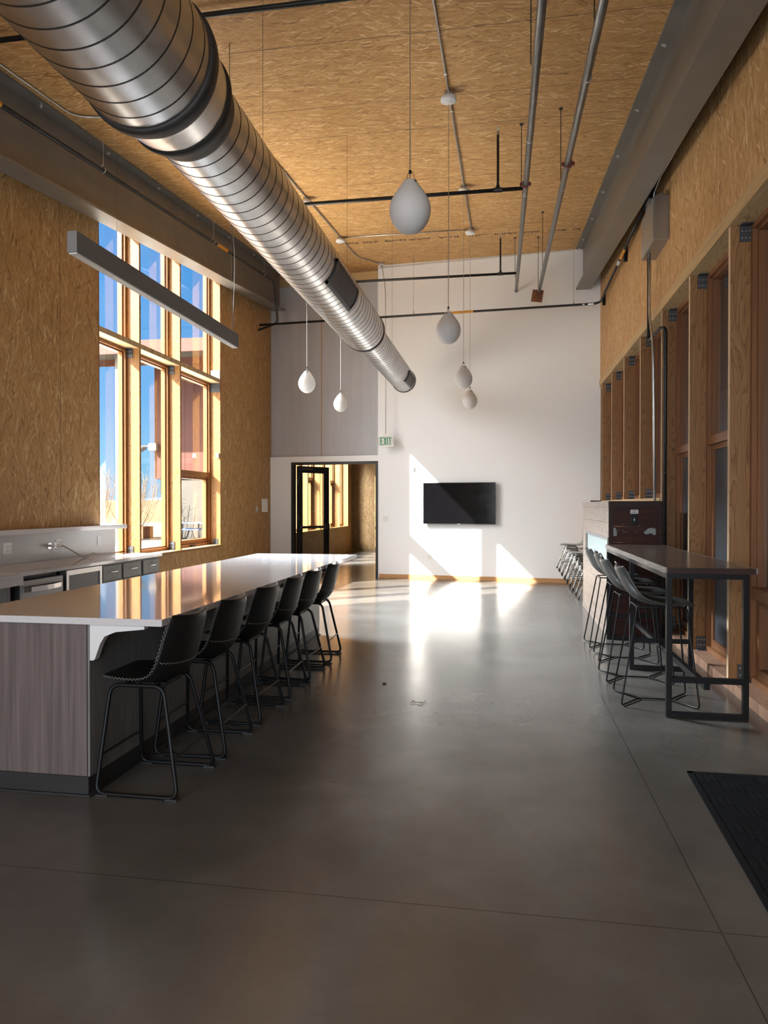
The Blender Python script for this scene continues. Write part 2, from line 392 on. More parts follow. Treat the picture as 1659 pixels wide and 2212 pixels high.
def quad8(bm, pts):
    v = [bm.verts.new(p) for p in pts]
    for f in ((0, 1, 2, 3), (7, 6, 5, 4), (0, 4, 5, 1), (1, 5, 6, 2), (2, 6, 7, 3), (3, 7, 4, 0)): bm.faces.new([v[i] for i in f])
    bmesh.ops.recalc_face_normals(bm, faces=bm.faces); return bm

def obj(name, bm, m, parent=None, smooth=False, world=True, label=None):
    """one mesh object; with world=True the coordinates are world ones and are shifted to the parent's origin"""
    me = bpy.data.meshes.new(name)
    if parent is not None and world:
        p = parent; off = Vector((0, 0, 0))
        while p is not None: off += Vector(p.location); p = p.parent
        bmesh.ops.translate(bm, verts=bm.verts, vec=-off)
    if smooth:
        for f in bm.faces: f.smooth = True
    bm.to_mesh(me); bm.free()
    for mm in (m if isinstance(m, (list, tuple)) else [m]): me.materials.append(M[mm] if isinstance(mm, str) else mm)
    o = bpy.data.objects.new(name, me); col.objects.link(o)
    if parent is not None: o.parent = parent
    if label: o['label'] = label
    return o
def thing(name, label, cat, loc=(0, 0, 0), rotz=0, group=None):
    o = bpy.data.objects.new(name, None); col.objects.link(o); o.empty_display_size = .1
    o.location = loc; o.rotation_euler = (0, 0, rotz); o['label'] = label; o['category'] = cat
    if group: o['group'] = group
    return o
def tag(o, label, cat, group=None):
    o['label'] = label; o['category'] = cat
    if group: o['group'] = group
    return o
def struct(name, bm, m, label=None):
    o = obj(name, bm, m); o['kind'] = 'structure'
    if label: o['label'] = label
    return o
def sthing(name, loc, label=None):
    o = bpy.data.objects.new(name, None); col.objects.link(o); o.location = loc; o['kind'] = 'structure'
    if label: o['label'] = label
    return o
def dup(root, loc, rotz=None, label=None):
    def cp(o, parent):
        c = o.copy(); col.objects.link(c); c.parent = parent
        for ch in list(o.children): cp(ch, c)
        return c
    r = cp(root, None); r.location = loc
    if rotz is not None: r.rotation_euler = (0, 0, rotz)
    if label: r['label'] = label
    return r

S = .105                                   # roof slope
def zc(y): return 4.909 + S * y            # underside of the ceiling
XL, XR = -4.97, 1.79

# ------------------------------------------------------------------ setting: floor, ceiling, walls
struct('floor', B(-5.25, 2.1, -4.0, 23.2, -.2, 0), 'concrete')
ceil = struct('ceiling', prism(new(), [(-5.3, 4.909), (2.15, 4.909), (2.15, 5.15), (-5.3, 5.15)], 'y', -4.1, 23.3, S), 'osb_ceiling')
# printed grade stamps along the last sheet
bm = new(); x = -2.9
while x < 1.28:
    for rep in range(random.randint(9, 15)):
        ww = random.choice((.010, .014, .02, .026)); y0 = 12.56 + random.uniform(-.012, .012); hh = random.choice((.05, .08, .10, .10))
        if x > 1.28: break
        z = zc(y0) - .0006
        quad8(bm, [Vector((x, y0, z)), Vector((x + ww, y0, z)), Vector((x + ww, y0 + hh, z + S * hh)), Vector((x, y0 + hh, z + S * hh)),
                   Vector((x, y0, z + .001)), Vector((x + ww, y0, z + .001)), Vector((x + ww, y0 + hh, z + S * hh + .001)), Vector((x, y0 + hh, z + S * hh + .001))])
        x += ww + random.uniform(.006, .02)
    x += random.uniform(.05, .16)
st = obj('ink_stamp', bm, 'ink', ceil)

WT = .20      # left wall shell thickness
def headz(y): return zc(y) - .45
bm = new()
def yz(bm, pts, x0=XL - WT, x1=XL): prism(bm, pts, 'x', x0, x1)
yz(bm, [(-4.1, -.2), (8.12, -.2), (8.12, zc(8.12)), (-4.1, zc(-4.1))])
yz(bm, [(8.12, -.2), (11.97, -.2), (11.97, .79), (8.12, .79)])
yz(bm, [(8.12, headz(8.12)), (11.97, headz(11.97)), (11.97, zc(11.97)), (8.12, zc(8.12))])
yz(bm, [(11.97, -.2), (14.9, -.2), (14.9, zc(14.9)), (11.97, zc(11.97))])
struct('wall_left', bm, 'osb_left')
# right wall: OSB above the long window band, low wall under the far bays
bm = new()
yz(bm, [(-4.1, 3.78), (14.3, 3.78), (14.3, zc(14.3)), (-4.1, zc(-4.1))], XR, XR + .30)
yz(bm, [(8.70, .09), (14.3, .09), (14.3, 1.55), (8.70, 1.55)], XR + .01, XR + .28)
struct('wall_right', bm, 'osb_right')
struct('wall_back', B(-5.2, -4.1, -4.15, -4.0, -.2, 4.6), 'drywall')

ew = sthing(('window_20'), (-1.5, -3.7, 0), 'entrance glazing behind the viewpoint')  # invented frame, dresses the fill lamp as glazing
bm = new()
for xx in (-4.4, -3.0, -1.5, 0.0, 1.4): box(bm, xx - .03, xx + .03, -3.72, -3.62, 0, 3.9)
for zz in (.03, 2.3, 3.87): box(bm, -4.4, 1.4, -3.715, -3.625, zz - .03, zz + .03)
obj('frame', bm, 'door_black', ew)

# far partition, turned by 6.18 degrees; built in its own frame: u along, v away from the room
FA = Vector((-2.603, 14.439, 0)); FR = R(-6.1788)
def fw(u, v=0.0, z=0.0):
    c, s = math.cos(FR), math.sin(FR); return Vector((FA.x + u * c - v * s, FA.y + u * s + v * c, z))
def fobj(name, bm, m, struct_=True):
    o = obj(name, bm, m); o.location = FA; o.rotation_euler = (0, 0, FR)
    if struct_: o['kind'] = 'structure'
    return o
UL, UR = -2.385, 4.43
bm = new()
box(bm, .035, UR, 0, .13, 0, 6.46)
box(bm, UL, -1.90, 0, .13, 0, 2.53); box(bm, -1.90, .035, 0, .13, 2.41, 2.53)
wf = fobj('wall_far', bm, 'drywall')
bb = fobj('baseboard_far', B(.06, 4.40, -.018, -.001, 0.0, .083, bev=.003), 'base_wood')
# translucent sheets over the door, on studs
pc = thing('polycarbonate_screen', 'translucent fluted plastic sheeting above the black double doors', 'panel', tuple(fw(-1.2, .06, 2.53)))
pc.rotation_euler = (0, 0, FR)
def pcobj(name, bm, m): return obj(name, bm, m, pc, world=False)
o1 = pcobj('sheet', B(-1.19, -.03, -.004, .004, .005, 3.64), 'polycarb')
o2 = pcobj('sheet', B(-.02, 1.23, -.004, .004, .005, 3.64), 'polycarb')
for uu in (-1.17, -.76, -.40, -.025, .82):
    pcobj('stud', B(uu - .019, uu + .019, .012, .06, .005, 3.64), 'frame_wood')
pcobj('joint_strip', B(-.033, -.017, -.011, -.0045, .005, 3.64), 'base_wood')
pcobj('joint_strip', B(-1.18, 1.23, -.0085, -.0045, 2.02, 2.03), 'drywall_edge')
fx0 = None
for uu in (-1.10, -.76, -.40, -.09, .06, .42, .82, 1.18):
    for zz in (.3, 1.0, 1.7, 2.4, 3.1):
        if fx0 is None: fx0 = fx = pcobj('screw', cyl(new(), (0, -.00125, 0), (0, .00125, 0), .008, 8), 'screw_steel')
        else: fx = fx0.copy(); col.objects.link(fx)
        fx.location = (uu, -.00575, zz)
hd = fobj('trim_1', B(UL, .035, -.01, .13, 6.17, 6.32), 'lvl'); hd['label'] = 'pale wooden header over the translucent sheeting'
tp = fobj('trim_2', B(.035, 3.95, -.012, .13, 6.362, 6.385), 'drywall_edge'); tp['label'] = 'grey flashing where far wall meets ceiling'

# ------------------------------------------------------------------ right window band
tr = struct('trim_3', B(XR - .018, XR, -4.0, 13.96, 3.74, 3.855, bev=.004), 'lvl', 'pale laminated timber fascia over the right-hand windows')
struct('trim_4', B(XR, 2.08, -4.0, 14.1, 3.74, 3.775), 'soffit_ply', 'plywood soffit above the right-hand windows')
struct('trim_5', B(XR, 2.10, -4.0, 14.1, 0, .085, bev=.004), 'sill_wood', 'low timber sill plate under the right-hand windows')
struct('trim_6', B(XR - .006, 2.08, 8.70, 14.0, 1.55, 1.585, bev=.003), 'lvl', 'pale timber sill above the low wall behind the crate')
PY = [-2.62, -1.37, -.12, 1.12, 2.37, 3.62, 4.87, 6.12, 7.375, 8.62, 9.93, 11.24, 12.48, 13.70]
ordn = {6.12: 'timber window post behind the near end of the bar table', 7.375: 'timber window post behind the middle of the bar table',
        8.62: 'timber window post beside the black vertical pipe', 9.93: 'fourth timber post from the far corner, standing over the low wall',
        11.24: 'third timber post from the far corner, with a dark butt joint', 12.48: 'second timber post from the far white wall',
        13.70: 'timber post nearest the far white wall, orange figured veneer', 4.87: 'timber post at the right edge, by the entrance mat'}
def bracket(parent, x, y, z, up=True):
    """steel angle on the camera side of a post: one leg on the post, one on the plate above or below"""
    bm = new(); h = .13; d = .008
    box(bm, x - .045, x + .045, y - d, y - .0005, z - h if up else z, z if up else z + h)
    zz = (z - d, z - .0005) if up else (z + .0005, z + d)
    box(bm, x - .045, x + .045, y - .075, y - d, *zz)
    b = obj('bracket', bm, 'steel_plate', parent, label='dark steel angle bracket')
    s0 = None
    for i in range(3):
        for j in range(2):
            zq = (z - .045 - .055 * j) if up else (z + .045 + .055 * j); xq = x - .028 + .028 * i
            if s0 is None:
                s0 = obj('screw', cyl(new(), (0, -.002, 0), (0, .002, 0), .0055, 8), 'screw_steel', b, world=False); sc_i = s0; base_ = Vector(parent.location)
            else: sc_i = s0.copy(); col.objects.link(sc_i)
            sc_i.location = Vector((xq, y - d - .001, zq)) - base_
for y in PY:
    low = y > 8.7; z0 = 1.585 if low else .085
    if y in ordn: t_ = thing('timber_post', ordn[y], 'post', (XR, y, z0), 0, 'timber posts of the right-hand window band')
    else: t_ = thing('timber_post', ['sixth','fifth','fourth','third','second','first','first'][max(0, PY.index(y))] + ' timber window post behind the viewpoint, counting back from the entrance mat', 'post', (XR, y, z0), 0, 'timber posts behind the viewpoint')
    obj('post_core', B(XR + .003, XR + .175, y, y + .042, z0, 3.74), 'post_wood', t_)
    obj('post_face', B(XR, XR + .003, y, y + .042, z0, 3.74), 'post_edge', t_, label='pale sawn front edge')
    bracket(t_, XR + .115, y, 3.74, True); bracket(t_, XR + .115, y, z0, False)

def window_unit(name, side, y0, y1, z0, z1, xin, depth, rail=None, screen=False, mat='frame_wood', z1b=None, label=None, handle=False, muntin=None):
    """a timber frame with glass; side +1 = right wall, -1 = left wall; xin = room face of the frame; z1b = head height at y1 when sloped"""
    z1b = z1 if z1b is None else z1b
    o = sthing(name, (xin, y0, z0), label)
    xa, xb = (xin, xin + depth) if side > 0 else (xin - depth, xin)
    f = .045
    def hz(y): return z1 + (z1b - z1) * (y - y0) / (y1 - y0)
    bm = new()
    prism(bm, [(y0, z0), (y0 + f, z0), (y0 + f, hz(y0 + f)), (y0, z1)], 'x', xa, xb)
    prism(bm, [(y1 - f, z0), (y1, z0), (y1, z1b), (y1 - f, hz(y1 - f))], 'x', xa, xb)
    prism(bm, [(y0 + f, z0), (y1 - f, z0), (y1 - f, z0 + f), (y0 + f, z0 + f)], 'x', xa, xb)
    prism(bm, [(y0 + f, hz(y0 + f) - f), (y1 - f, hz(y1 - f) - f), (y1 - f, hz(y1 - f)), (y0 + f, hz(y0 + f))], 'x', xa, xb)
    obj('frame', bm, mat, o)
    # stepped inner stop
    bm = new(); g = f + .022; xs0, xs1 = (xin + depth * .35, xin + depth) if side > 0 else (xin - depth, xin - depth * .35)
    prism(bm, [(y0 + f, z0 + f), (y0 + g, z0 + f), (y0 + g, hz(y0 + g) - f), (y0 + f, hz(y0 + f) - f)], 'x', xs0, xs1)
    prism(bm, [(y1 - g, z0 + f), (y1 - f, z0 + f), (y1 - f, hz(y1 - f) - f), (y1 - g, hz(y1 - g) - f)], 'x', xs0, xs1)
    prism(bm, [(y0 + g, z0 + f), (y1 - g, z0 + f), (y1 - g, z0 + g), (y0 + g, z0 + g)], 'x', xs0, xs1)
    prism(bm, [(y0 + g, hz(y0 + g) - g), (y1 - g, hz(y1 - g) - g), (y1 - g, hz(y1 - g) - f), (y0 + g, hz(y0 + g) - f)], 'x', xs0, xs1)
    obj('glazing_stop', bm, mat, o)
    xg = xin + side * depth * .72
    zz0 = z0 + g
    if rail:
        obj('rail', B(xa - .0 if side > 0 else xa, xb, y0 + f, y1 - f, rail - .04, rail + .045, bev=.004), mat, o)
        zt = rail + .045
        # operable lower sash
        sh = new(); s0 = rail - .04; sx0, sx1 = (xs0, xs1)
        k = .05
        box(sh, sx0, sx1, y0 + g, y0 + g + k, z0 + g, s0); box(sh, sx0, sx1, y1 - g - k, y1 - g, z0 + g, s0)
        box(sh, sx0, sx1, y0 + g + k, y1 - g - k, z0 + g, z0 + g + k); box(sh, sx0, sx1, y0 + g + k, y1 - g - k, s0 - k, s0)
        sa = obj('sash', sh, mat, o)
        if screen: obj('insect_screen', B(xin + side * depth * .52 - .001, xin + side * depth * .52 + .001, y0 + g + k, y1 - g - k, z0 + g + k, s0 - k), 'screen', sa)
        obj('pane', B(xg - .002, xg + .002, y0 + g + k, y1 - g - k, z0 + g + k, s0 - k), 'glass', sa)
        if handle:
            hb = new(); cy = (y0 + y1) / 2; hx = xin + (.012 if side < 0 else -.012)
            box(hb, hx - .012, hx + .012, cy - .07, cy + .07, z0 + .012, z0 + .03, bev=.004); tube(hb, [(hx + .01, cy, z0 + .03), (hx + .03, cy + .03, z0 + .045), (hx + .03, cy + .09, z0 + .03)], .006, 8, .02)
            obj('crank_handle', hb, 'black_metal', o)
    else: zt = zz0
    pb = new(); prism(pb, [(y0 + g, zt), (y1 - g, zt), (y1 - g, hz(y1 - g) - g), (y0 + g, hz(y0 + g) - g)], 'x', xg - .002, xg + .002)
    obj('pane', pb, 'glass', o)
    return o
wi = 1
def W():
    global wi; n = 'window_%d' % wi; wi += 1; return n
for i in range(len(PY) - 1):
    a, b = PY[i] + .042, PY[i + 1]; low = PY[i] > 8.6
    rl = {4.87: .80, 6.12: 2.12, 7.375: 2.12}.get(PY[i], 2.12 if i % 2 else .80)
    window_unit(W(), 1, a, b, 1.585 if low else .085, 3.74, XR + .155, .11, None if low else rl, rl == 2.12 and not low, 'frame_wood_dark', label=None)

# ------------------------------------------------------------------ tall left window
XF = XL - .185            # room face of the frames
LP = [8.12, 9.125, 10.375, 11.95]
tb = thing('transom_board', 'thick plywood transom board halfway up the tall left window', 'board', (XL, 8.12, 3.66))
obj('board', B(XL - .19, XL, 8.12, 11.95, 3.665, 3.735, bev=.003), 'soffit_ply', tb)
jb = struct('trim_7', prism(new(), [(11.95, .79), (11.97, .79), (11.97, headz(11.97)), (11.95, headz(11.95))], 'x', XL - .2, XL + .002), 'ply', 'sunlit plywood jamb on the far side of the left window')
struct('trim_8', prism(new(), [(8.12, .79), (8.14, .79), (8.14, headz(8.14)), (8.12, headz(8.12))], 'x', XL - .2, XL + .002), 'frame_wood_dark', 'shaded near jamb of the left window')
struct('trim_9', B(XL - .2, XL + .03, 8.14, 11.95, .765, .80, bev=.004), 'ply', 'plywood sill of the tall left window')
for k, yy in enumerate(LP[1:3]):
    for lo in (True, False):
        z0, z1 = (.80, 3.665) if lo else (3.735, headz(yy) - .0)
        lab = '%s timber mullion of the left window, %s' % (('nearer', 'farther')[k], 'below the transom board' if lo else 'above the transom board')
        p = thing('timber_mullion', lab, 'post', (XL, yy, z0), 0, 'mullions of the left window')
        obj('mullion_body', B(XL - .185, XL - .001, yy, yy + .042, z0, z1), 'ply', p)
        if lo: bracket(p, XL - .14, yy, z1, True); bracket(p, XL - .14, yy, z0, False)
for k in range(3):
    a = LP[k] + (.02 if k == 0 else .042); b = LP[k + 1]
    window_unit(W(), -1, a, b, .80, 3.665, XF, .10, 2.03 if k == 2 else None, False, 'frame_wood', handle=(k == 2))
    window_unit(W(), -1, a, b, 3.735, headz(a) - .0, XF, .10, None, False, 'frame_wood', z1b=headz(b))
jbk = thing('jamb_bracket', 'steel angle bracket at the foot of the sunlit window jamb', 'bracket', (XL - .1, 11.95, .80), 0, 'jamb brackets')
obj('plate', box(B(XL - .135, XL - .045, 11.943, 11.9495, .80, .90), XL - .135, XL - .045, 11.88, 11.943, .8005, .807), 'steel_plate', jbk)
jbk = thing('jamb_bracket', 'wide grey steel plate on the sunlit jamb, just below the transom board', 'bracket', (XL - .1, 11.95, 3.5), 0, 'jamb brackets')
obj('plate', B(XL - .18, XL - .004, 11.943, 11.9495, 3.50, 3.664), 'steel_plate', jbk)
jbk = thing('jamb_bracket', 'pale steel plate on the sunlit jamb, just above the transom board', 'bracket', (XL - .1, 11.95, 3.74), 0, 'jamb brackets')
obj('plate', B(XL - .18, XL - .004, 11.943, 11.9495, 3.736, 3.89), 'screw_steel', jbk)
sn = thing('window_sensor', 'small white sensor on the sunlit jamb of the left window', 'sensor', (XL - .03, 11.95, 2.38))
obj('sensor_body', B(XL - .055, XL - .012, 11.90, 11.9495, 2.34, 2.42, bev=.006), 'white_plastic', sn)

# ------------------------------------------------------------------ steel beams
def ibeam(name, x0, x1, ztop_off, depth, y0, y1, label, bolts, side):
    xm = (x0 + x1) / 2
    t_ = thing(name, label, 'beam', (xm, y0, zc(y0) - depth), 0, 'steel beams')
    zt = 4.909 - .002; zb = zt - depth; tf = .026; tw = .012
    obj('top_flange', prism(new(), [(x0, zt - tf), (x1, zt - tf), (x1, zt), (x0, zt)], 'y', y0, y1, S), 'beam_paint', t_)
    obj('web', prism(new(), [(xm - tw / 2, zb + tf), (xm + tw / 2, zb + tf), (xm + tw / 2, zt - tf), (xm - tw / 2, zt - tf)], 'y', y0, y1, S), 'beam_paint', t_)
    obj('bottom_flange', prism(new(), [(x0, zb), (x1, zb), (x1, zb + tf), (x0, zb + tf)], 'y', y0, y1, S), 'beam_paint', t_)
    for yb in bolts:
        xb = xm + side * .075; z = zc(yb) - tf
        bm = new(); cyl(bm, (xb, yb, z - .028), (xb, yb, z), .010, 10); cyl(bm, (xb, yb, z - .016), (xb, yb, z - .002), .019, 6)
        box(bm, xb - .03, xb + .01, yb - .012, yb + .012, z - .008, z - .0005)
        obj('bolt', bm, 'screw_steel', t_)
    return t_
ibeam('steel_beam', -4.87, -4.60, 0, .80, -4.0, 14.60, 'grey steel I-beam along the left wall above the tall window', [3.2, 4.3, 5.42, 6.60, 7.85, 9.10, 10.35, 11.6, 12.85, 14.0], 1)
ibeam('steel_beam', 1.335, 1.605, 0, .79, -4.0, 13.93, 'grey steel I-beam along the right side under the ceiling', [5.4, 6.65, 7.95, 9.25, 10.6, 11.9, 13.2, 13.85], -1)

# ------------------------------------------------------------------ spiral duct
DX, DZ = -1.899, 3.887
def helix_seam(y0, y1, r, pitch=.14, nseg=72):
    """thin folded lock seam winding round the duct"""
    bm = new(); prof = [(0, -.0005), (.004, .0022), (.010, .0022), (.014, -.0005)]
    n = int((y1 - y0 - .016) / pitch * nseg); rows = []
    for s_ in range(n + 1):
        th = 2 * math.pi * s_ / nseg
        rows.append([bm.verts.new((DX + (r + dr) * math.cos(th), y0 + pitch * s_ / nseg + dy, DZ + (r + dr) * math.sin(th))) for dy, dr in prof])
    for a, b in zip(rows, rows[1:]):
        for k in range(3): bm.faces.new((a[k], a[k + 1], b[k + 1], b[k]))
    bmesh.ops.recalc_face_normals(bm, faces=bm.faces); return bm
def section(name, y0, y1, r):
    ys = [y0 + (y1 - y0) * i / 8 for i in range(9)]
    o = obj(name, ringpart(new(), [(y, r) for y in ys], 96), 'galv', duct)
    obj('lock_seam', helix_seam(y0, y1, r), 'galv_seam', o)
def ringpart(bm, prof, n=72):
    """prof: list of (y, r) revolved about the duct axis"""
    rows = [[bm.verts.new((DX + r * math.cos(2 * math.pi * k / n), y, DZ + r * math.sin(2 * math.pi * k / n))) for k in range(n)] for y, r in prof]
    for a, b in zip(rows, rows[1:]):
        for k in range(n):
            f = bm.faces.new((a[k], a[(k + 1) % n], b[(k + 1) % n], b[k])); f.smooth = True
    bmesh.ops.recalc_face_normals(bm, faces=bm.faces); return bm
duct = thing('spiral_duct', 'long galvanised spiral ventilation duct hanging under the ceiling', 'duct', (DX, 0, DZ))
R1, R2, R3 = .374, .282, .221
section('large_section', -1.0, 3.60, R1 - .004)
obj('flexible_collar', ringpart(new(), [(3.56, R1 - .01), (3.56, R1 + .010), (3.60, R1 + .013), (3.64, R1 + .008), (3.66, R1 + .001), (3.69, R1 - .015)]), 'duct_fabric', duct)
obj('reducer', ringpart(new(), [(3.66, .365), (3.92, .322)]), 'galv', duct)
obj('flexible_collar', ringpart(new(), [(3.90, .322), (3.905, .333), (3.95, .334), (4.00, .312), (4.06, .298), (4.10, .290), (4.105, R2 - .002)]), 'duct_fabric', duct)
section('middle_section', 4.08, 9.55, R2)
obj('flexible_collar', ringpart(new(), [(9.54, R2 - .01), (9.54, R2 + .008), (9.585, R2 + .008), (9.59, R2)]), 'duct_fabric', duct)
obj('reducer', ringpart(new(), [(9.585, R2 - .004), (9.74, R3 + .008)]), 'galv', duct)
obj('flexible_collar', ringpart(new(), [(9.74, R3 + .004), (9.74, R3 + .012), (9.765, R3 + .012), (9.77, R3)]), 'duct_fabric', duct)
section('small_section', 9.75, 13.50, R3)
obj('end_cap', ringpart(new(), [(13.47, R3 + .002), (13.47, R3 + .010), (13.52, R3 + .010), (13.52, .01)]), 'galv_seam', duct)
def duct_grille(y0, y1, r, a0, a1):
    bm = new(); n = 10
    def P(a, y, rr): return (DX + rr * math.cos(a), y, DZ + rr * math.sin(a))
    def arcbox(aa, ab, ya, yb, ra, rb, k=6):
        for i in range(k):
            p, q = aa + (ab - aa) * i / k, aa + (ab - aa) * (i + 1) / k
            quad8(bm, [P(p, ya, ra), P(q, ya, ra), P(q, yb, ra), P(p, yb, ra), P(p, ya, rb), P(q, ya, rb), P(q, yb, rb), P(p, yb, rb)])
    arcbox(a0, a1, y0, y0 + .03, r, r + .022); arcbox(a0, a1, y1 - .03, y1, r, r + .022)
    arcbox(a0, a0 + .12, y0, y1, r, r + .022, 2); arcbox(a1 - .10, a1, y0, y1, r, r + .022, 2)
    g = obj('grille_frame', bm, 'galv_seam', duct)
    bm2 = new(); bm, keep = bm2, bm
    m = int((y1 - y0 - .06) / .022)
    for i in range(m):
        ya = y0 + .03 + i * .022
        for j in range(6):
            p, q = a0 + .12 + (a1 - a0 - .22) * j / 6, a0 + .12 + (a1 - a0 - .22) * (j + 1) / 6
            quad8(bm2, [P(p, ya, r + .004), P(q, ya, r + .004), P(q, ya + .010, r + .004), P(p, ya + .010, r + .004), P(p, ya, r + .016), P(q, ya, r + .016), P(q, ya + .010, r + .016), P(p, ya + .010, r + .016)])
    obj('louvres', bm2, 'grille', g)
duct_grille(6.75, 7.75, R2, R(-52), R(2)); duct_grille(12.55, 13.25, R3, R(-52), R(2))
for yh in (2.6, 5.1, 7.98, 11.3):
    bm = cyl(new(), (DX + .12, yh, DZ + .15), (DX + .12, yh, zc(yh)), .0016, 6)
    obj('hanger_wire', bm, 'pipe_dark', duct)

# ------------------------------------------------------------------ pendants
GP = [(0, 0), (.030, .004), (.058, .016), (.085, .038), (.106, .068), (.120, .104), (.125, .138), (.1215, .172), (.110, .204), (.093, .234), (.074, .262), (.057, .286), (.045, .303), (.037, .315), (.024, .322), (.010, .325), (0, .325)]
def pendant(x, y, label, ang):
    zb = 3.130; zt = zc(y)
    p = thing('pendant_lamp', label, 'lamp', (x, y, zb), 0, 'white teardrop pendants')
    obj('shade', lathe(new(), GP, (x, y, zb), 40), 'shade', p)
    obj('cord', cyl(new(), (x, y, zb + .32), (x, y, zt - .12), .0032, 8), 'conduit', p)
    bm = new(); c, s = math.cos(ang), math.sin(ang)
    for sg in (1, -1):
        tube(bm, [(x + sg * c * .046, y + sg * s * .046, zb + .295), (x + sg * c * .020, y + sg * s * .020, zb + .365), (x, y, zb + .372)], .0016, 6, .01)
    cyl(bm, (x, y, zb + .358), (x, y, zb + .378), .009, 10)
    obj('wire_yoke', bm, 'black_metal', p)
    for sg in (1, -1):
        g = new(); q = Vector((x + sg * c * .044, y + sg * s * .044, zb + .300)); d = Vector((sg * c, sg * s, .55)).normalized()
        cyl(g, q - d * .004, q + d * .005, .0085, 10); obj('grommet', g, 'black_metal', p)
    can = lathe(new(), [(0, -.108), (.010, -.106), (.066, -.090), (.080, -.086), (.080, -.052), (0, -.050)], (x, y, zt), 28)
    k = obj('canopy', can, 'white_paint', p)
    obj('junction_box', box(new(), x - .042, x + .042, y - .042, y + .042, zt - .052, zt + .004), 'conduit', k)
pendant(-.56, 4.25, 'largest teardrop pendant, nearest to the viewer, under the open ceiling', 2.5)
pendant(-.56, 7.22, 'teardrop pendant second in the right row, crossing the black wall pipe', -1.9)
pendant(-.565, 10.03, 'teardrop pendant third in the right row, cord beside a thinner one', -.9)
pendant(-.575, 12.16, 'smallest and lowest looking pendant of the right row, against the far wall', -.9)
pendant(-2.835, 10.03, 'left teardrop pendant of the pair hanging before the translucent sheeting', 1.9)
pendant(-2.828, 12.16, 'sunlit teardrop pendant hanging just left of the duct end', .9)

# linear light
lf = thing('linear_light', 'long slim grey linear light hanging across the tall window', 'lamp', (-2.38, 4.86, 2.906))
obj('housing', B(-2.41, -2.35, 3.63, 6.08, 2.912, 3.030, bev=.002), 'fixture_grey', lf)
obj('diffuser', B(-2.405, -2.355, 3.64, 6.07, 2.906, 2.912), 'diffuser', lf)
obj('suspension_wire', cyl(new(), (-2.38, 4.1, 3.03), (-2.38, 4.1, zc(4.1)), .0006, 6), 'pipe_dark', lf)
obj('suspension_wire', cyl(new(), (-2.38, 5.98, 3.03), (-2.38, 5.98, zc(5.98)), .0012, 6), 'conduit', lf)
obj('power_cord', tube(new(), [(-2.38, 5.95, zc(5.95)), (-2.38, 5.95, 4.1), (-2.33, 5.93, 3.75), (-2.34, 5.95, 3.45), (-2.38, 6.0, 3.03)], .0045, 8, .15), 'conduit', lf)

# ------------------------------------------------------------------ ceiling conduits
def run(name, pts, r, m, label, cat='conduit', rad=.06, clips=()):
    p = thing(name, label, cat, tuple(pts[0]))
    obj('tube', tube(new(), pts, r, 10, rad), m, p)
    for c in clips:
        a = Vector(c); obj('strap', B(a.x - .012, a.x + .012, a.y - .010, a.y + .010, a.z - r - .002, a.z + r + .002), 'screw_steel', p)
    return p
def cp(x, y, d=.014): return (x, y, zc(y) - d)
run('ceiling_conduit', [cp(-.555, -1), cp(-.56, 12.12)], .0105, 'conduit', 'steel conduit linking the right row of pendant canopies', clips=[cp(-.56, 6.8), cp(-.56, 7.6), cp(-.56, 9.6), cp(-.56, 11.7)])
run('ceiling_conduit', [cp(-4.56, 3.5), cp(-4.51, 6.95), cp(-2.83, 7.22), cp(-2.83, 13.55), cp(-2.50, 14.16)], .0105, 'conduit', 'steel conduit bending from the left beam to the left pendant row', rad=.22, clips=[cp(-4.53, 6.2), cp(-2.83, 9.5)])
run('ceiling_conduit', [cp(-2.80, 12.16), cp(-.60, 12.16)], .0095, 'conduit', 'cross conduit joining the two farthest pendant canopies', clips=[cp(-2.0, 12.16)])
jb = thing('junction_box', 'small steel junction box on the ceiling above the exit sign', 'box', (-2.45, 14.18, zc(14.18) - .05))
obj('box_body', B(-2.50, -2.40, 14.13, 14.23, zc(14.18) - .055, zc(14.18) + .001, bev=.004), 'conduit', jb)

# ------------------------------------------------------------------ exit sign
ex = thing('exit_sign', 'white and green hanging EXIT sign by the corner of the translucent sheeting', 'sign', (-2.365, 14.20, 2.68))
obj('sign_panel', B(-2.525, -2.205, 14.197, 14.203, 2.70, 2.885), 'exit_panel', ex)
obj('edge_light', B(-2.525, -2.205, 14.190, 14.210, 2.682, 2.702, bev=.003), 'white_plastic', ex)
obj('mount', box(B(-2.43, -2.30, 14.175, 14.225, 2.886, 2.905, bev=.004), -2.405, -2.325, 14.18, 14.22, 2.905, 2.945), 'white_plastic', ex)
def letters(bm, txt, x, y, z, h, w_, gap, st):
    for ch in txt:
        def bar(a, b, c, d): box(bm, x + a, x + b, y - .0015, y, z + c, z + d)
        if ch == 'E':
            bar(0, st, 0, h); bar(st, w_, 0, st); bar(st, w_ * .85, h / 2 - st / 2, h / 2 + st / 2); bar(st, w_, h - st, h); x += w_ + gap
        elif ch == 'I': bar(0, st, 0, h); x += st + gap
        elif ch == 'T': bar(0, w_, h - st, h); bar(w_ / 2 - st / 2, w_ / 2 + st / 2, 0, h - st); x += w_ + gap
        elif ch == 'X':
            for a, b in ((0, w_ - st), (w_ - st, 0)):
                prism(bm, [(x + a, z), (x + a + st, z), (x + b + st, z + h), (x + b, z + h)], 'y', y - .0015 - (.0004 if a else 0), y)
            x += w_ + gap
lt = new(); letters(lt, 'EXIT', -2.478, 14.1965, 2.718, .152, .058, .012, .017)
obj('lettering', lt, 'green_letters', ex)
obj('hanging_conduit', tube(new(), [(-2.365, 14.20, 2.94), (-2.37, 14.20, 5.9), (-2.45, 14.19, 6.36)], .008, 8, .2), 'conduit', ex)

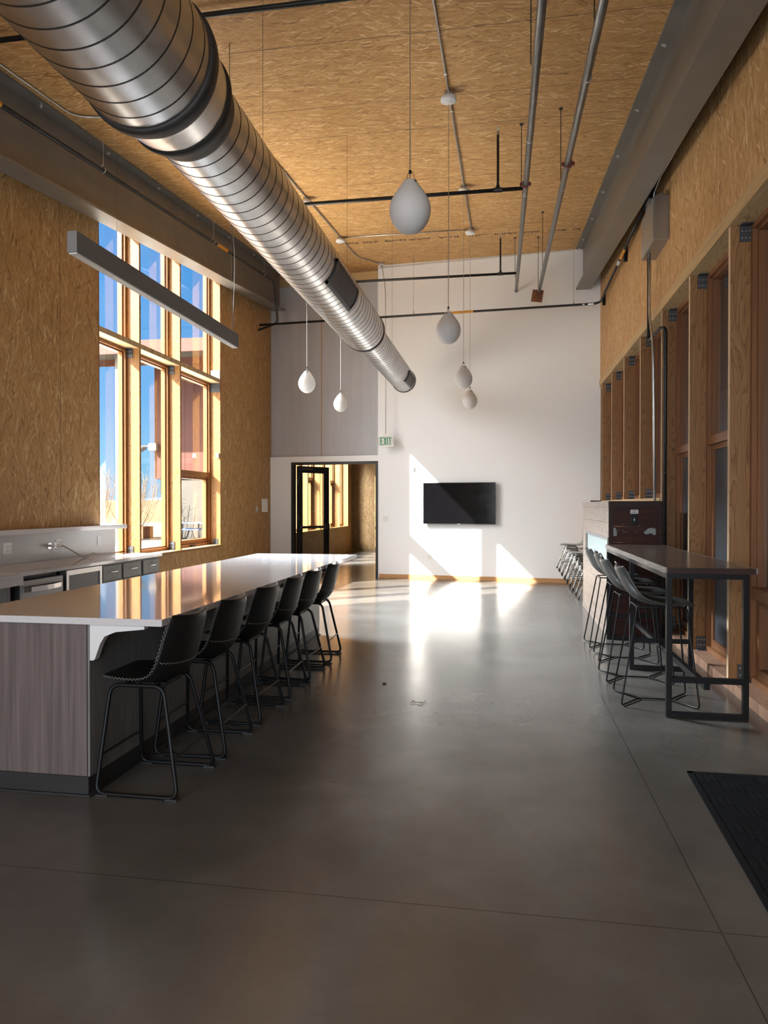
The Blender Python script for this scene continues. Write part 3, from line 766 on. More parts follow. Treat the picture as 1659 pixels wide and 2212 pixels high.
# ------------------------------------------------------------------ sprinkler and gas pipes
def pipeline(name, pts, r, m, label, rad=.05, n=14): 
    p = thing(name, label, 'pipe', tuple(pts[0])); obj('pipe', tube(new(), pts, r, n, rad), m, p); return p
def coupling(p, c, d, r, m='red_coupling'):
    c = Vector(c); d = Vector(d).normalized(); bm = new()
    cyl(bm, c - d * .022, c + d * .022, r * 1.32, 18); s = d.cross(Vector((0, 0, 1))).normalized()
    for sg in (1, -1):
        q = c + s * sg * r * 1.45; box(bm, q.x - .016, q.x + .016, q.y - .014, q.y + .014, q.z - .016, q.z + .016); cyl(bm, q - d * .035, q + d * .035, .006, 6)
    obj('coupling', bm, m, p, label='red grooved coupling' if m == 'red_coupling' else None)
def rod(p, x, y, z0, z1=None, name='hanger_rod'):
    z1 = zc(y) if z1 is None else z1; bm = new(); cyl(bm, (x, y, z0), (x, y, z1), .005, 6); cyl(bm, (x, y, z1 - .012), (x, y, z1), .022, 8); obj(name, bm, 'pipe_dark', p)
def zA(y): return 5.05 + S * (y - 8.13)
def zB(y): return 4.655 + .086 * (y - 4.636)
pa = pipeline('sprinkler_main', [(.235, -1.0, zA(-1)), (.225, 14.05, zA(14.05))], .031, 'pipe_grey', 'left of the two thick grey pipes running to the far wall')
dA = (0, 1, S)
coupling(pa, (.225, 8.02, zA(8.02)), dA, .031)
for yy in (6.8, 8.35, 12.0, 13.3):
    obj('tie', cyl(new(), Vector((.228, yy, zA(yy))) - Vector(dA) * .006, Vector((.228, yy, zA(yy))) + Vector(dA) * .006, .0335, 18), 'conduit', pa)
rod(pa, .185, 8.13, zA(8.13)); rod(pa, .185, 12.9, zA(12.9)); rod(pa, .19, 5.4, zA(5.4))
obj('end_ring', cyl(new(), (.225, 14.02, zA(14.0) - .01), (.225, 14.07, zA(14.0) - .005), .036, 16), 'pipe_grey', pa)
pb_ = pipeline('sprinkler_main', [(.60, -1.0, zB(-1)), (.622, 13.45, zB(13.45))], .032, 'pipe_grey', 'right of the two thick grey pipes, ending at a brown plate')
coupling(pb_, (.620, 7.28, zB(7.28)), (0, 1, .086), .032); coupling(pb_, (.622, 13.28, zB(13.28)), (0, 1, .086), .032)
for yy in (5.6, 7.95, 11.9):
    obj('tie', cyl(new(), (.62, yy - .006, zB(yy)), (.62, yy + .006, zB(yy)), .0345, 18), 'conduit', pb_)
for yy in (4.95, 7.82, 11.48, 12.95): rod(pb_, .59, yy, zB(yy))
plt = B(-.10, .10, 0, .012, -.12, .12); bmesh.ops.rotate(plt, verts=plt.verts, matrix=Matrix.Rotation(R(9), 3, 'Y')); bmesh.ops.rotate(plt, verts=plt.verts, matrix=Matrix.Rotation(R(-12), 3, 'X'))
bmesh.ops.translate(plt, verts=plt.verts, vec=(.60, 13.47, zB(13.45) - .04)); obj('end_plate', plt, 'rust', pb_, label='small brown wooden end plate')
def branch(y, x0, x1, z, xs, label):
    p = pipeline('sprinkler_branch', [(x0, y, z), (x1, y, z)], .0215, 'pipe_black', label)
    if xs is not None:
        bm = new(); cyl(bm, (xs, y, z), (xs, y, zc(y) - .10), .015, 10); obj('riser', bm, 'pipe_black', p)
        bm = new(); cyl(bm, (xs - .05, y, z), (xs + .05, y, z), .027, 12); cyl(bm, (xs, y, z), (xs, y, z + .05), .022, 12); obj('tee', bm, 'pipe_black', p)
        hb = new(); cyl(hb, (xs, y, zc(y) - .10), (xs, y, zc(y) - .06), .018, 10); tube(hb, [(xs - .014, y, zc(y) - .06), (xs - .016, y, zc(y) - .035), (xs, y, zc(y) - .022), (xs + .016, y, zc(y) - .035), (xs + .014, y, zc(y) - .06)], .003, 6); cyl(hb, (xs, y, zc(y) - .024), (xs, y, zc(y) - .020), .018, 12)
        obj('sprinkler_head', hb, 'conduit', p)
    return p
branch(8.13, -2.55, .20, 5.045, -.075, 'black cross pipe with upright riser under the middle of the ceiling')
branch(12.54, -2.75, .20, 5.515, -.07, 'black cross pipe near the far wall with a short riser')
branch(5.41, -4.4, 1.2, 5.425, None, 'black cross pipe close to the ceiling, above the thick duct')
# gas line: along the left beam, down, across in front of the far wall and back along the right wall
def xz_left(y): return (-4.55, y, zc(y) - .36)
gl = pipeline('gas_pipe', [xz_left(1.0), xz_left(13.70), (-4.50, 13.78, 5.17), (-4.93, 13.85, 5.06)], .024, 'pipe_dark', 'dark gas pipe hung along the left steel beam', .09)
gl.children[0].name = 'pipe'
for yy in (3.4, 7.55, 10.7, 13.1):
    z = zc(yy) - .36; bm = new(); cyl(bm, (-4.55, yy, z + .06), (-4.55, yy, zc(yy)), .004, 6)
    tube(bm, [(-4.55, yy, z + .07), (-4.578, yy, z + .05), (-4.582, yy, z), (-4.55, yy, z - .032), (-4.518, yy, z), (-4.525, yy, z + .03)], .0045, 6, .03); obj('hook_hanger', bm, 'screw_steel', gl)
def tape(p, a, b, r):
    t_ = obj('marker_tape', cyl(new(), a, b, r, 16, caps=False), 'yellow_tape', p, label='yellow marking tape'); bm = new()
    a, b = Vector(a), Vector(b); d = (b - a).normalized(); s = d.cross(Vector((0, 0, 1))).normalized(); up = s.cross(d)
    L = (b - a).length; k = int(L / .022)
    for i in range(2, k - 1):
        for an in (-2.3, -1.2, -.2):
            n_ = s * math.cos(an) + up * math.sin(an); c = a + d * (L * i / k) + n_ * (r + .0008); e = n_.cross(d)
            hh = random.uniform(.003, .006)
            quad8(bm, [c - d * .005 - e * hh, c + d * .004 - e * hh, c + d * .004 + e * hh, c - d * .005 + e * hh, c - d * .005 - e * hh + n_ * .0006, c + d * .004 - e * hh + n_ * .0006, c + d * .004 + e * hh + n_ * .0006, c - d * .005 + e * hh + n_ * .0006])
    obj('print', bm, 'ink', t_)
def LG(y): return Vector(xz_left(y))
tape(gl, LG(5.35), LG(5.85), .0265); tape(gl, LG(10.82), LG(11.25), .0265)
gp = pipeline('gas_pipe', [(-4.86, 13.70, 5.12), (1.62, 13.42, 5.165), (1.72, 13.40, 5.19), (1.72, 8.95, 5.23)], .021, 'pipe_black', 'black pipe crossing in front of the far wall and running back along the right beam', .07)
tape(gp, (-1.00, 13.533, 5.147), (-.58, 13.515, 5.150), .0235); tape(gp, (1.72, 11.15, 5.21), (1.72, 10.75, 5.213), .0235)
for xx, yy in ((-4.42, 13.68), (-1.72, 13.566), (1.25, 13.436)):
    bm = new(); cyl(bm, (xx, yy, 5.15), (xx, yy, zc(yy)), .004, 6); cyl(bm, (xx, yy, 5.15), (xx, yy, 5.22), .012, 8); obj('hanger_rod', bm, 'conduit', gp)
bm = new(); cyl(bm, (1.72, 11.40, 5.208), (1.72, 11.22, 5.209), .032, 10); cyl(bm, (1.60, 13.425, 5.163), (1.50, 13.43, 5.163), .028, 12); cyl(bm, (1.44, 13.43, 5.163), (1.40, 13.43, 5.163), .028, 12); obj('union', bm, 'conduit', gp)
for yy in (9.0, 10.98, 13.3): obj('wall_bracket', B(1.74, 1.79, yy - .03, yy + .03, 5.10, 5.30), 'black_metal', gp)
run('wall_conduit', [(1.715, 1.0, 4.6), (1.715, 8.35, 5.16), (1.70, 8.62, 5.10), (1.70, 8.68, 5.02)], .011, 'conduit', 'bright steel conduit rising along the edge of the right beam', rad=.05, clips=[(1.715, 6.9, 5.05)])
jx = thing('junction_box', 'grey junction box under the right beam, above the steel enclosure', 'box', (1.70, 8.72, 4.92))
obj('box_body', B(1.64, 1.76, 8.64, 8.82, 4.95, 5.05, bev=.01), 'conduit', jx)
ebx = thing('steel_enclosure', 'narrow galvanised steel enclosure high on the right wall', 'box', (1.72, 8.62, 4.42))
obj('enclosure_body', B(1.63, 1.79, 8.28, 8.98, 4.44, 4.93, bev=.004), 'zinc', ebx)
obj('door_panel', B(1.622, 1.63, 8.30, 8.96, 4.46, 4.91, bev=.003), 'stainless', ebx)
obj('cable_whip', tube(new(), [(1.72, 8.70, 4.97), (1.74, 8.45, 5.02), (1.75, 8.35, 4.97), (1.74, 8.38, 4.93)], .009, 8, .05), 'conduit', ebx)
run('wall_conduit', [(1.67, 8.72, 4.44), (1.67, 8.72, 3.72), (1.66, 8.50, 3.42), (1.66, 8.44, 3.2), (1.70, 8.44, .0)], .015, 'conduit', 'vertical bright conduit running down in front of the window posts', rad=.12, clips=[(1.67, 8.72, 3.86), (1.665, 8.44, 2.9)])
pv = pipeline('black_pipe', [(1.70, 8.92, 4.44), (1.70, 8.92, 3.46), (1.70, 8.28, 3.46), (1.74, 8.20, 3.44), (1.74, 8.20, 0.0)], .019, 'pipe_black', 'black insulated pipe dropping beside the bright vertical conduit', .06)
for zz in (3.35, 2.95, 2.55, 2.2, 1.85): 
    obj('cable_tie', cyl(new(), (1.74, 8.20, zz), (1.74, 8.20, zz + .012), .0225, 12), 'rubber', pv)

# ------------------------------------------------------------------ island
IX0, IX1, IY0, IY1 = -2.90, -1.690, 3.316, 8.09
isl = thing('kitchen_island', 'long kitchen island base in grey-brown wood laminate with black plinth', 'cabinet', (-2.45, 3.35, 0))
obj('end_panel', B(-2.82, -2.115, 3.345, 3.365, .10, .888), 'island_laminate', isl)
obj('body', B(-2.80, -2.12, 3.365, 7.95, .10, .888), 'island_laminate', isl)
obj('side_panel', B(-2.119, -2.103, 3.345, 7.96, .10, .888), 'grey_laminate', isl)
pl = new(); box(pl, -2.82, -2.106, 3.335, 7.955, 0, .10); box(pl, -2.83, -2.090, 3.318, 7.965, 0, .012, bev=.004)
obj('plinth', pl, 'rubber', isl)
def brk(y, t_=.022):
    P = [(-2.102, .887), (-1.80, .887), (-1.80, .868), (-1.96, .850), (-2.02, .825), (-2.045, .785), (-2.075, .705), (-2.085, .700), (-2.102, .700)]
    return prism(new(), P, 'y', y, y + t_)
for k, yb in enumerate((3.345, 5.10, 6.60, 7.86)):
    obj('overhang_bracket', brk(yb, .04 if k == 0 else .05), 'white_paint', isl, label='white curved countertop bracket')
top = thing('countertop', 'glossy pale quartz countertop on the long island', 'countertop', (-2.3, 5.7, .889))
obj('slab', B(IX0, IX1, IY0, IY1, .8895, .925, bev=.0025), 'quartz', top)

# ------------------------------------------------------------------ back counter under the left window
bc = thing('back_countertop', 'pale quartz worktop along the left wall under the window', 'countertop', (-4.6, 6.5, .86))
obj('slab', B(-4.955, -4.235, 5.62, 8.33, .862, .895, bev=.0025), 'quartz', bc)
sp_ = thing('splashback', 'pale quartz splashback with ledge behind the worktop', 'splashback', (-4.94, 6.4, .896))
obj('panel', B(-4.965, -4.935, 4.2, 8.43, .896, 1.205), 'quartz_splash', sp_)
obj('ledge', B(-4.968, -4.81, 4.2, 8.50, 1.200, 1.252, bev=.0025), 'quartz', sp_)
ly = new(); 
sk = thing('sink_counter', 'white raised worktop end at the left edge of the photo', 'countertop', (-4.5, 5.0, .86))
obj('slab', B(-4.955, -4.15, 4.2, 5.60, .862, .895, bev=.003), 'quartz', sk)
obj('apron', B(-4.19, -4.15, 4.2, 5.60, .80, .8615), 'quartz', sk)
sc_ = thing('base_cabinet', 'dark laminate base cabinet at the far left edge', 'cabinet', (-4.5, 5.0, 0))
obj('carcass', B(-4.95, -4.28, 4.2, 5.60, .0, .86), 'grey_laminate', sc_)
dw = thing('dishwasher', 'slate grey dishwasher with bowed steel handle', 'dishwasher', (-4.6, 6.0, 0))
obj('tub', B(-4.95, -4.33, 5.66, 6.33, 0, .855), 'black_metal', dw)
obj('door', B(-4.33, -4.26, 5.70, 6.33, .12, .815, bev=.004), 'slate_steel', dw)
hd_ = [( -4.255, 5.74, .735), (-4.225, 5.80, .735), (-4.205, 6.0, .735), (-4.205, 6.1, .735), (-4.225, 6.24, .735), (-4.255, 6.30, .735)]
hb = new(); r0 = []
for i, p in enumerate(hd_):
    q = Vector(p); r0.append([hb.verts.new(q + Vector(o_)) for o_ in ((.008, 0, -.022), (.008, 0, .022), (-.006, 0, .022), (-.006, 0, -.022))])
for a, b in zip(r0, r0[1:]):
    for k in range(4): hb.faces.new((a[k], a[(k + 1) % 4], b[(k + 1) % 4], b[k]))
hb.faces.new(r0[0]); hb.faces.new(list(reversed(r0[-1]))); bmesh.ops.recalc_face_normals(hb, faces=hb.faces)
obj('handle', hb, 'stainless', dw, smooth=False, label='bowed brushed steel handle')
bf = thing('undercounter_fridge', 'undercounter fridge with steel-framed dark glass door', 'fridge', (-4.6, 6.7, 0))
obj('case', B(-4.95, -4.33, 6.37, 7.03, 0, .855), 'black_metal', bf)
fr_ = new(); box(fr_, -4.33, -4.262, 6.39, 6.43, .10, .85, bev=.003); box(fr_, -4.33, -4.262, 6.98, 7.02, .10, .85, bev=.003); box(fr_, -4.33, -4.262, 6.43, 6.98, .80, .85); box(fr_, -4.33, -4.262, 6.43, 6.98, .10, .15)
d_ = obj('door_frame', fr_, 'stainless', bf, label='brushed steel door frame')
obj('door_glass', B(-4.30, -4.272, 6.43, 6.98, .15, .80), 'cooler_dark', bf)
cab = thing('drawer_cabinet', 'grey laminate base cabinet with three drawers left of the window', 'cabinet', (-4.6, 7.7, 0))
obj('carcass', B(-4.95, -4.29, 7.04, 8.32, .10, .8615), 'grey_laminate', cab)
obj('kick', B(-4.95, -4.35, 7.04, 8.32, 0, .10), 'rubber', cab)
for a, b in ((7.05, 7.43), (7.47, 7.87), (7.92, 8.315)):
    d = obj('drawer', B(-4.289, -4.270, a, b, .672, .835, bev=.002), 'grey_laminate', cab)
    h = new(); ym = (a + b) / 2; tube(h, [(-4.269, ym - .07, .765), (-4.245, ym - .068, .765), (-4.245, ym + .068, .765), (-4.269, ym + .07, .765)], .0055, 8, .012); obj('handle', h, 'chrome', d)
    obj('door', B(-4.289, -4.270, a, b, .115, .662, bev=.002), 'grey_laminate', cab)
def plate(name, x, y, z, w_, h_, label, m='white_plastic', kind='outlet', group=None):
    p = thing(name, label, kind, (x, y, z), 0, group)
    obj('cover_plate', B(x, x + .007, y - w_ / 2, y + w_ / 2, z - h_ / 2, z + h_ / 2, bev=.002), m, p)
    for dy in ((-.023, .023) if w_ > .1 else (0,)):
        s_ = obj('socket', B(x + .007, x + .0105, y + dy - .016, y + dy + .016, z - .034, z + .034, bev=.001), m, p)
        h = new()
        for zz in (-.019, .019):
            for q in (-.006, .006): box(h, x + .0105, x + .0112, y + dy + q - .0015, y + dy + q + .0015, z + zz - .004, z + zz + .005)
        obj('slots', h, 'ink', s_)
    return p
plate('wall_outlet', -4.935, 6.42, 1.062, .115, .115, 'double outlet on the splashback at the left edge')
plate('wall_outlet', -4.935, 7.26, 1.062, .115, .115, 'outlet behind the chrome water valve on the splashback')
plate('wall_outlet', -4.935, 8.06, 1.062, .075, .115, 'single outlet near the window end of the splashback')
vv = thing('water_valve', 'chrome wall valve with a braided hose resting on the worktop', 'valve', (-4.935, 7.08, 1.05))
obj('flange', cyl(cyl(new(), (-4.934, 7.08, 1.05), (-4.924, 7.08, 1.05), .034, 20), (-4.925, 7.08, 1.05), (-4.86, 7.08, 1.05), .012, 12), 'chrome', vv)
obj('valve_body', cyl(cyl(new(), (-4.87, 7.05, 1.05), (-4.87, 7.17, 1.05), .014, 12), (-4.87, 7.10, 1.03), (-4.87, 7.10, 1.085), .010, 10), 'chrome', vv)
obj('hose', tube(new(), [(-4.87, 7.16, 1.05), (-4.85, 7.22, 1.045), (-4.80, 7.34, .97), (-4.75, 7.42, .907), (-4.72, 7.50, .908), (-4.70, 7.58, .945)], .008, 10, .06), 'stainless', vv)
# wall devices on the left wall near the far corner
tp_ = thing('wall_plate', 'white rectangular blank plate on the left wall by the far corner', 'plate', (XL, 14.30, 1.49))
obj('cover_plate', B(XL + .0005, XL + .02, 14.14, 14.46, 1.355, 1.63, bev=.004), 'white_plastic', tp_)
ls = thing('light_switch', 'small steel light switch on the left wall near the far corner', 'switch', (XL, 13.83, 1.42))
obj('cover_plate', B(XL + .0005, XL + .008, 13.78, 13.88, 1.36, 1.48, bev=.002), 'stainless', ls)
obj('toggle', B(XL + .008, XL + .018, 13.82, 13.84, 1.40, 1.43), 'white_plastic', ls)

# ------------------------------------------------------------------ stools
def shell(center, halfw, side, thick, nv=13, sub=1):
    """padded bucket: center = list of (x, z); halfw and side-lift lists along it; returns bmesh of a closed thick shell"""
    def smoothlist(L, k):
        out = []
        n = len(L)
        for i in range(n - 1):
            for j in range(k):
                t_ = j / k
                p0, p1, p2, p3 = L[max(i - 1, 0)], L[i], L[i + 1], L[min(i + 2, n - 1)]
                f = lambda a, b, c, d: .5 * ((2 * b) + (-a + c) * t_ + (2 * a - 5 * b + 4 * c - d) * t_ * t_ + (-a + 3 * b - 3 * c + d) * t_ ** 3)
                out.append(tuple(f(*q) for q in zip(p0, p1, p2, p3)))
        out.append(L[-1]); return out
    data = [(c[0], c[1], h, s_) for c, h, s_ in zip(center, halfw, side)]
    data = smoothlist(data, 4); n = len(data)
    up, dn = [], []
    for i, (x, z, h, lift) in enumerate(data):
        a = data[max(i - 1, 0)]; b = data[min(i + 1, n - 1)]
        tx, tz = b[0] - a[0], b[1] - a[1]; L = math.hypot(tx, tz); nx, nz = tz / L, -tx / L
        if i < n * .5 and nz < 0: nx, nz = -nx, -nz
        up.append((x, z, nx, nz, h, lift))
    # orient normals consistently (towards sitter)
    for i in range(1, n):
        if up[i][2] * up[i - 1][2] + up[i][3] * up[i - 1][3] < 0:
            x, z, nx, nz, h, l_ = up[i]; up[i] = (x, z, -nx, -nz, h, l_)
    top_, bot = [], []
    for i, (x, z, nx, nz, h, lift) in enumerate(up):
        rt, rb = [], []
        e = min(i, n - 1 - i); te = thick * (0.45 + .55 * min(1, e / 2.0))
        for j in range(nv):
            s_ = -1 + 2 * j / (nv - 1); y = h * s_; l_ = lift * (abs(s_) ** 2.2)
            tt = te * (0.35 + .65 * (1 - abs(s_) ** 6))
            px, pz = x + nx * l_, z + nz * l_
            rt.append(Vector((px + nx * tt * .5, y, pz + nz * tt * .5))); rb.append(Vector((px - nx * tt * .5, y, pz - nz * tt * .5)))
        top_.append(rt); bot.append(rb)
    return top_, bot
def shell_mesh(tb):
    T, Bt = tb; bm = new(); n, m = len(T), len(T[0])
    vt = [[bm.verts.new(p) for p in r] for r in T]; vb = [[bm.verts.new(p) for p in r] for r in Bt]
    for i in range(n - 1):
        for j in range(m - 1):
            bm.faces.new((vt[i][j], vt[i + 1][j], vt[i + 1][j + 1], vt[i][j + 1])); bm.faces.new((vb[i][j], vb[i][j + 1], vb[i + 1][j + 1], vb[i + 1][j]))
        bm.faces.new((vt[i][0], vb[i][0], vb[i + 1][0], vt[i + 1][0])); bm.faces.new((vt[i][-1], vt[i + 1][-1], vb[i + 1][-1], vb[i][-1]))
    for j in range(m - 1):
        bm.faces.new((vt[0][j], vt[0][j + 1], vb[0][j + 1], vb[0][j])); bm.faces.new((vt[-1][j], vb[-1][j], vb[-1][j + 1], vt[-1][j + 1]))
    bmesh.ops.recalc_face_normals(bm, faces=bm.faces)
    for f in bm.faces: f.smooth = True
    return bm
def stitch(T, Bt, idx, off=.004, amp=.0055, step=.011, span=None):
    """zigzag thread along the shell's edge"""
    pts = []
    line = [((T[i][idx] + Bt[i][idx]) / 2, (T[i][idx] - Bt[i][idx]).normalized(), (T[i][idx] - T[i][idx + (1 if idx == 0 else -1)]).normalized()) for i in range(len(T))]
    if span: line = line[span[0]:span[1]]
    acc = 0; k = 0
    for (a, na, oa), (b, nb, ob) in zip(line, line[1:]):
        L = (b - a).length; t_ = 0
        while acc + (L - t_) >= step:
            t_ += step - acc; acc = 0; f = t_ / L
            p = a.lerp(b, f); nn = na.lerp(nb, f); oo = oa.lerp(ob, f)
            pts.append(p + oo * off + nn * (amp if k % 2 else -amp)); k += 1
        acc += L - t_
    return tube(new(), pts, .0008, 4)
def add_sub(o, lv=1):
    md = o.modifiers.new('subsurf', 'SUBSURF'); md.levels = lv; md.render_levels = lv
# counter stool (front = +X)
cs = thing('counter_stool', '', 'stool', (0, 0, 0), 0, 'black stitched counter stools along the island')
cen = [(.225, .605), (.17, .598), (.08, .583), (-.02, .572), (-.10, .585), (-.155, .640), (-.185, .72), (-.205, .80), (-.222, .87), (-.236, .925)]
hw = [.170, .200, .218, .228, .234, .236, .236, .232, .222, .196]
lf_ = [.004, .012, .024, .040, .058, .064, .062, .060, .058, .058]
T, Bt = shell(cen, hw, lf_, .030)
sh_ = obj('seat_shell', shell_mesh((T, Bt)), 'black_leather', cs, world=False); add_sub(sh_)
for idx in (0, -1): obj('stitching', stitch(T, Bt, idx if idx == 0 else len(T[0]) - 1), 'thread', sh_, world=False, label='pale zigzag stitching')
# seam across the back and along the top edge
row = Bt[int(len(Bt) * .60)]; pts = []
for j in range(len(row) - 1):
    for q in range(4):
        p = row[j].lerp(row[j + 1], q / 4); pts.append(p + Vector((-.0035, 0, .0035 * (1 if (j * 4 + q) % 2 else -1))))
obj('stitching', tube(new(), pts, .0008, 4), 'thread', sh_, world=False, label='pale zigzag stitching')
row = [(a + b) / 2 for a, b in zip(T[-1], Bt[-1])]; pts = []
for j in range(len(row) - 1):
    for q in range(4):
        p = row[j].lerp(row[j + 1], q / 4); pts.append(p + Vector((.003 * (1 if (j * 4 + q) % 2 else -1), 0, .004)))
obj('stitching', tube(new(), pts, .0008, 4), 'thread', sh_, world=False, label='pale zigzag stitching')
for sg in (-1, 1):
    a, b = .155 * sg, .235 * sg
    f_ = obj('side_frame', tube(new(), [(-.11, a, .558), (.185, a, .558), (.225, b, .014), (-.225, b, .014)], .0112, 12, .055, True), 'black_metal', cs, world=False)
    for xx in (-.19, .19): obj('foot_pad', B(xx - .035, xx + .03, b - .013, b + .013, 0, .012, bev=.003), 'rubber', f_, world=False)
for xx0, xx1 in ((.2085, .2085), (-.19, -.19)):
    obj('footrest_bar', cyl(new(), (xx0, -.208, .205), (xx1, .208, .205), .0065, 8), 'black_metal', cs, world=False)
ub = new(); box(ub, -.09, -.03, -.10, .10, .545, .566); box(ub, .08, .14, -.10, .10, .555, .578); cyl(ub, (-.06, -.155, .556), (-.06, .155, .556), .008, 8); cyl(ub, (.11, -.155, .556), (.11, .155, .556), .008, 8)
obj('seat_support', ub, 'black_metal', cs, world=False)
SL = ['black stitched counter stool nearest the viewer at the island', 'second black counter stool from the near end of the island', 'third black counter stool from the near end of the island',
      'black counter stool in the middle, third from the far end of the island', 'second black counter stool from the far end of the island', 'farthest black counter stool at the island, by the doorway']
for k, (yy, a) in enumerate(((3.585, 0), (4.18, 1), (4.83, -1.5), (5.48, 1), (6.07, -1), (6.76, 2))):
    if k == 0: cs.location = (-1.850, yy, 0); cs.rotation_euler = (0, 0, math.pi); cs['label'] = SL[0]
    else: dup(cs, (-1.838, yy, 0), math.pi + R(a), SL[k])

# bar stool (front = +X)
bs = thing('bar_stool', '', 'stool', (0, 0, 0), 0, 'dark bar stools at the high table')
cen = [(.255, .757), (.19, .762), (.09, .758), (-.02, .762), (-.12, .785), (-.19, .845), (-.235, .92), (-.265, .985), (-.285, 1.03)]
hw = [.17, .20, .215, .22, .218, .212, .20, .185, .165]
lf_ = [-.004, .004, .012, .020, .032, .040, .042, .040, .036]
T, Bt = shell(cen, hw, lf_, .036)
sh_ = obj('seat_shell', shell_mesh((T, Bt)), 'grey_leather', bs, world=False); add_sub(sh_)
obj('pull_ring', tube(new(), [(-.285, -.03, 1.045), (-.29, -.025, 1.062), (-.29, .025, 1.062), (-.285, .03, 1.045)], .004, 6, .015), 'chrome', bs, world=False)
obj('seat_rail', tube(new(), [(-.15, -.14, .735), (.20, -.14, .735), (.20, .14, .735), (-.15, .14, .735)], .006, 8, .04, True), 'black_metal', bs, world=False)
for sg in (-1, 1):
    tx = .20 if sg > 0 else -.15; fx = .275 * sg; ax = .11 * sg
    obj('leg_frame', tube(new(), [(ax, 0, .012), (fx, -.225, .010), (tx, -.14, .735), (tx, .14, .735), (fx, .225, .010), (ax, 0, .012)], .0068, 8, .035), 'black_metal', bs, world=False)
obj('base_rod', cyl(new(), (-.115, 0, .012), (.115, 0, .012), .0068, 8), 'black_metal', bs, world=False)
SR = ['dark grey bar stool nearest the viewer at the high table', 'second dark bar stool from the near end of the high table', 'second dark bar stool from the far end of the high table', 'farthest dark bar stool, by the wooden crate']
for k, (yy, xx, a) in enumerate(((5.71, 1.140, -1), (6.42, 1.120, 1), (7.21, 1.165, -1), (7.88, 1.150, 1))):
    if k == 0: bs.location = (xx, yy, 0); bs.rotation_euler = (0, 0, R(a)); bs['label'] = SR[0]
    else: dup(bs, (xx, yy, 0), R(a), SR[k])

# ------------------------------------------------------------------ high table
tb_ = thing('bar_table', 'long high table with dark wooden top and black steel frame', 'table', (1.42, 6.75, 0))
TX0, TX1, TY0, TY1 = 1.118, 1.725, 5.245, 8.26
obj('tabletop', B(TX0 + .012, TX1 - .012, TY0 + .012, TY1 - .012, 1.022, 1.0602, bev=.001), 'table_top', tb_)
eb = new(); box(eb, TX0, TX0 + .012, TY0, TY1, 1.020, 1.060); box(eb, TX1 - .012, TX1, TY0, TY1, 1.020, 1.060); obj('side_edging', eb, 'table_edge', tb_)
eb = new(); box(eb, TX0 + .012, TX1 - .012, TY0, TY0 + .012, 1.020, 1.060); box(eb, TX0 + .012, TX1 - .012, TY1 - .012, TY1, 1.020, 1.060); obj('end_edging', eb, 'dark_stain', tb_)
q = .038; x0, x1 = TX0 + .012, TX1 - .05
for yy in (TY0 + .012, 6.735, TY1 - .05):
    for xx in (x0, x1 - q): obj('leg', B(xx, xx + q, yy, yy + q, .004, .982, bev=.0015), 'black_metal', tb_)
    for zz in (.006, .25, .945): 
        if zz == .25: obj('cross_rail', B(x0 + q, x1 - q, yy, yy + q, .25, .288), 'black_metal', tb_)
        elif zz > .9: obj('cross_rail', B(x0, x1, yy, yy + q, .982, 1.0195), 'black_metal', tb_)
        else: obj('cross_rail', B(x0 + q, x1 - q, yy, yy + q, .004, .040), 'black_metal', tb_)
for a, b in ((TY0 + .05, 6.735), (6.773, TY1 - .05)):
    for xx in (x0, x1 - q): obj('apron_rail', B(xx, xx + q, a, b, .982, 1.0195), 'black_metal', tb_)
    obj('stretcher', B((x0 + x1) / 2 - .02, (x0 + x1) / 2 + .02, a - .03, b + .03, .205, .2495), 'black_metal', tb_)

# ------------------------------------------------------------------ wooden crate bench
cr = thing('wooden_crate', 'tall wooden plank cabinet with a translucent sliding window by the right wall', 'cabinet', (1.45, 9.5, 0))
CX0, CX1, CY0, CY1 = 1.165, 1.745, 8.33, 10.95
def plank_face(zs, y0, y1):
    bm = new()
    for a, b in zip(zs, zs[1:]): box(bm, CX0, CX0 + .02, y0, y1, a + .0015, b - .0015, bev=.002)
    return bm
obj('front_boards', plank_face((1.13, 1.30, 1.475), CY0 + .02, CY1), 'crate_side', cr)
obj('front_boards', plank_face((.07, .22, .40, .58, .76), CY0 + .02, CY1), 'crate_side', cr)
obj('front_boards', B(CX0 - .006, CX0 + .02, CY0 + .02, CY1, .0, .07, bev=.003), 'crate_side', cr)
obj('front_boards', B(CX0, CX0 + .02, 10.62, CY1, .76, 1.13), 'crate_side', cr)
obj('sliding_pane', B(CX0 + .008, CX0 + .014, CY0 + .10, 10.45, .765, 1.125), 'crate_glass', cr)
sb = new(); box(sb, CX0 - .004, CX0 + .02, CY0 + .05, 10.62, 1.10, 1.13); box(sb, CX0 - .004, CX0 + .02, CY0 + .05, 10.62, .76, .785)
box(sb, CX0 - .004, CX0 + .02, 10.45, 10.50, .785, 1.10); box(sb, CX0 - .004, CX0 + .02, CY0 + .06, CY0 + .10, .785, 1.10)
obj('pane_frame', sb, 'fixture_grey', cr, label='grey metal pane frame')
bm = new()
for a, b in zip((.0, .18, .36, .54, .72, .90, 1.08, 1.26, 1.475), (.18, .36, .54, .72, .90, 1.08, 1.26, 1.475)): box(bm, CX0 + .05, CX1 - .04, CY0 + .006, CY0 + .024, a + .001, b - .001, bev=.002)
eb_ = obj('end_boards', bm, 'crate_dark', cr, label='dark red-brown stained end boards')
cb = new(); box(cb, CX0, CX0 + .05, CY0, CY0 + .02, 0, 1.475, bev=.002); box(cb, CX1 - .04, CX1, CY0, CY0 + .02, 0, 1.475, bev=.002); obj('corner_boards', cb, 'dark_stain', cr)
obj('top_board', B(CX0 - .008, CX1 + .008, CY0 - .008, CY1 + .008, 1.475, 1.545, bev=.003), 'crate_side', cr)
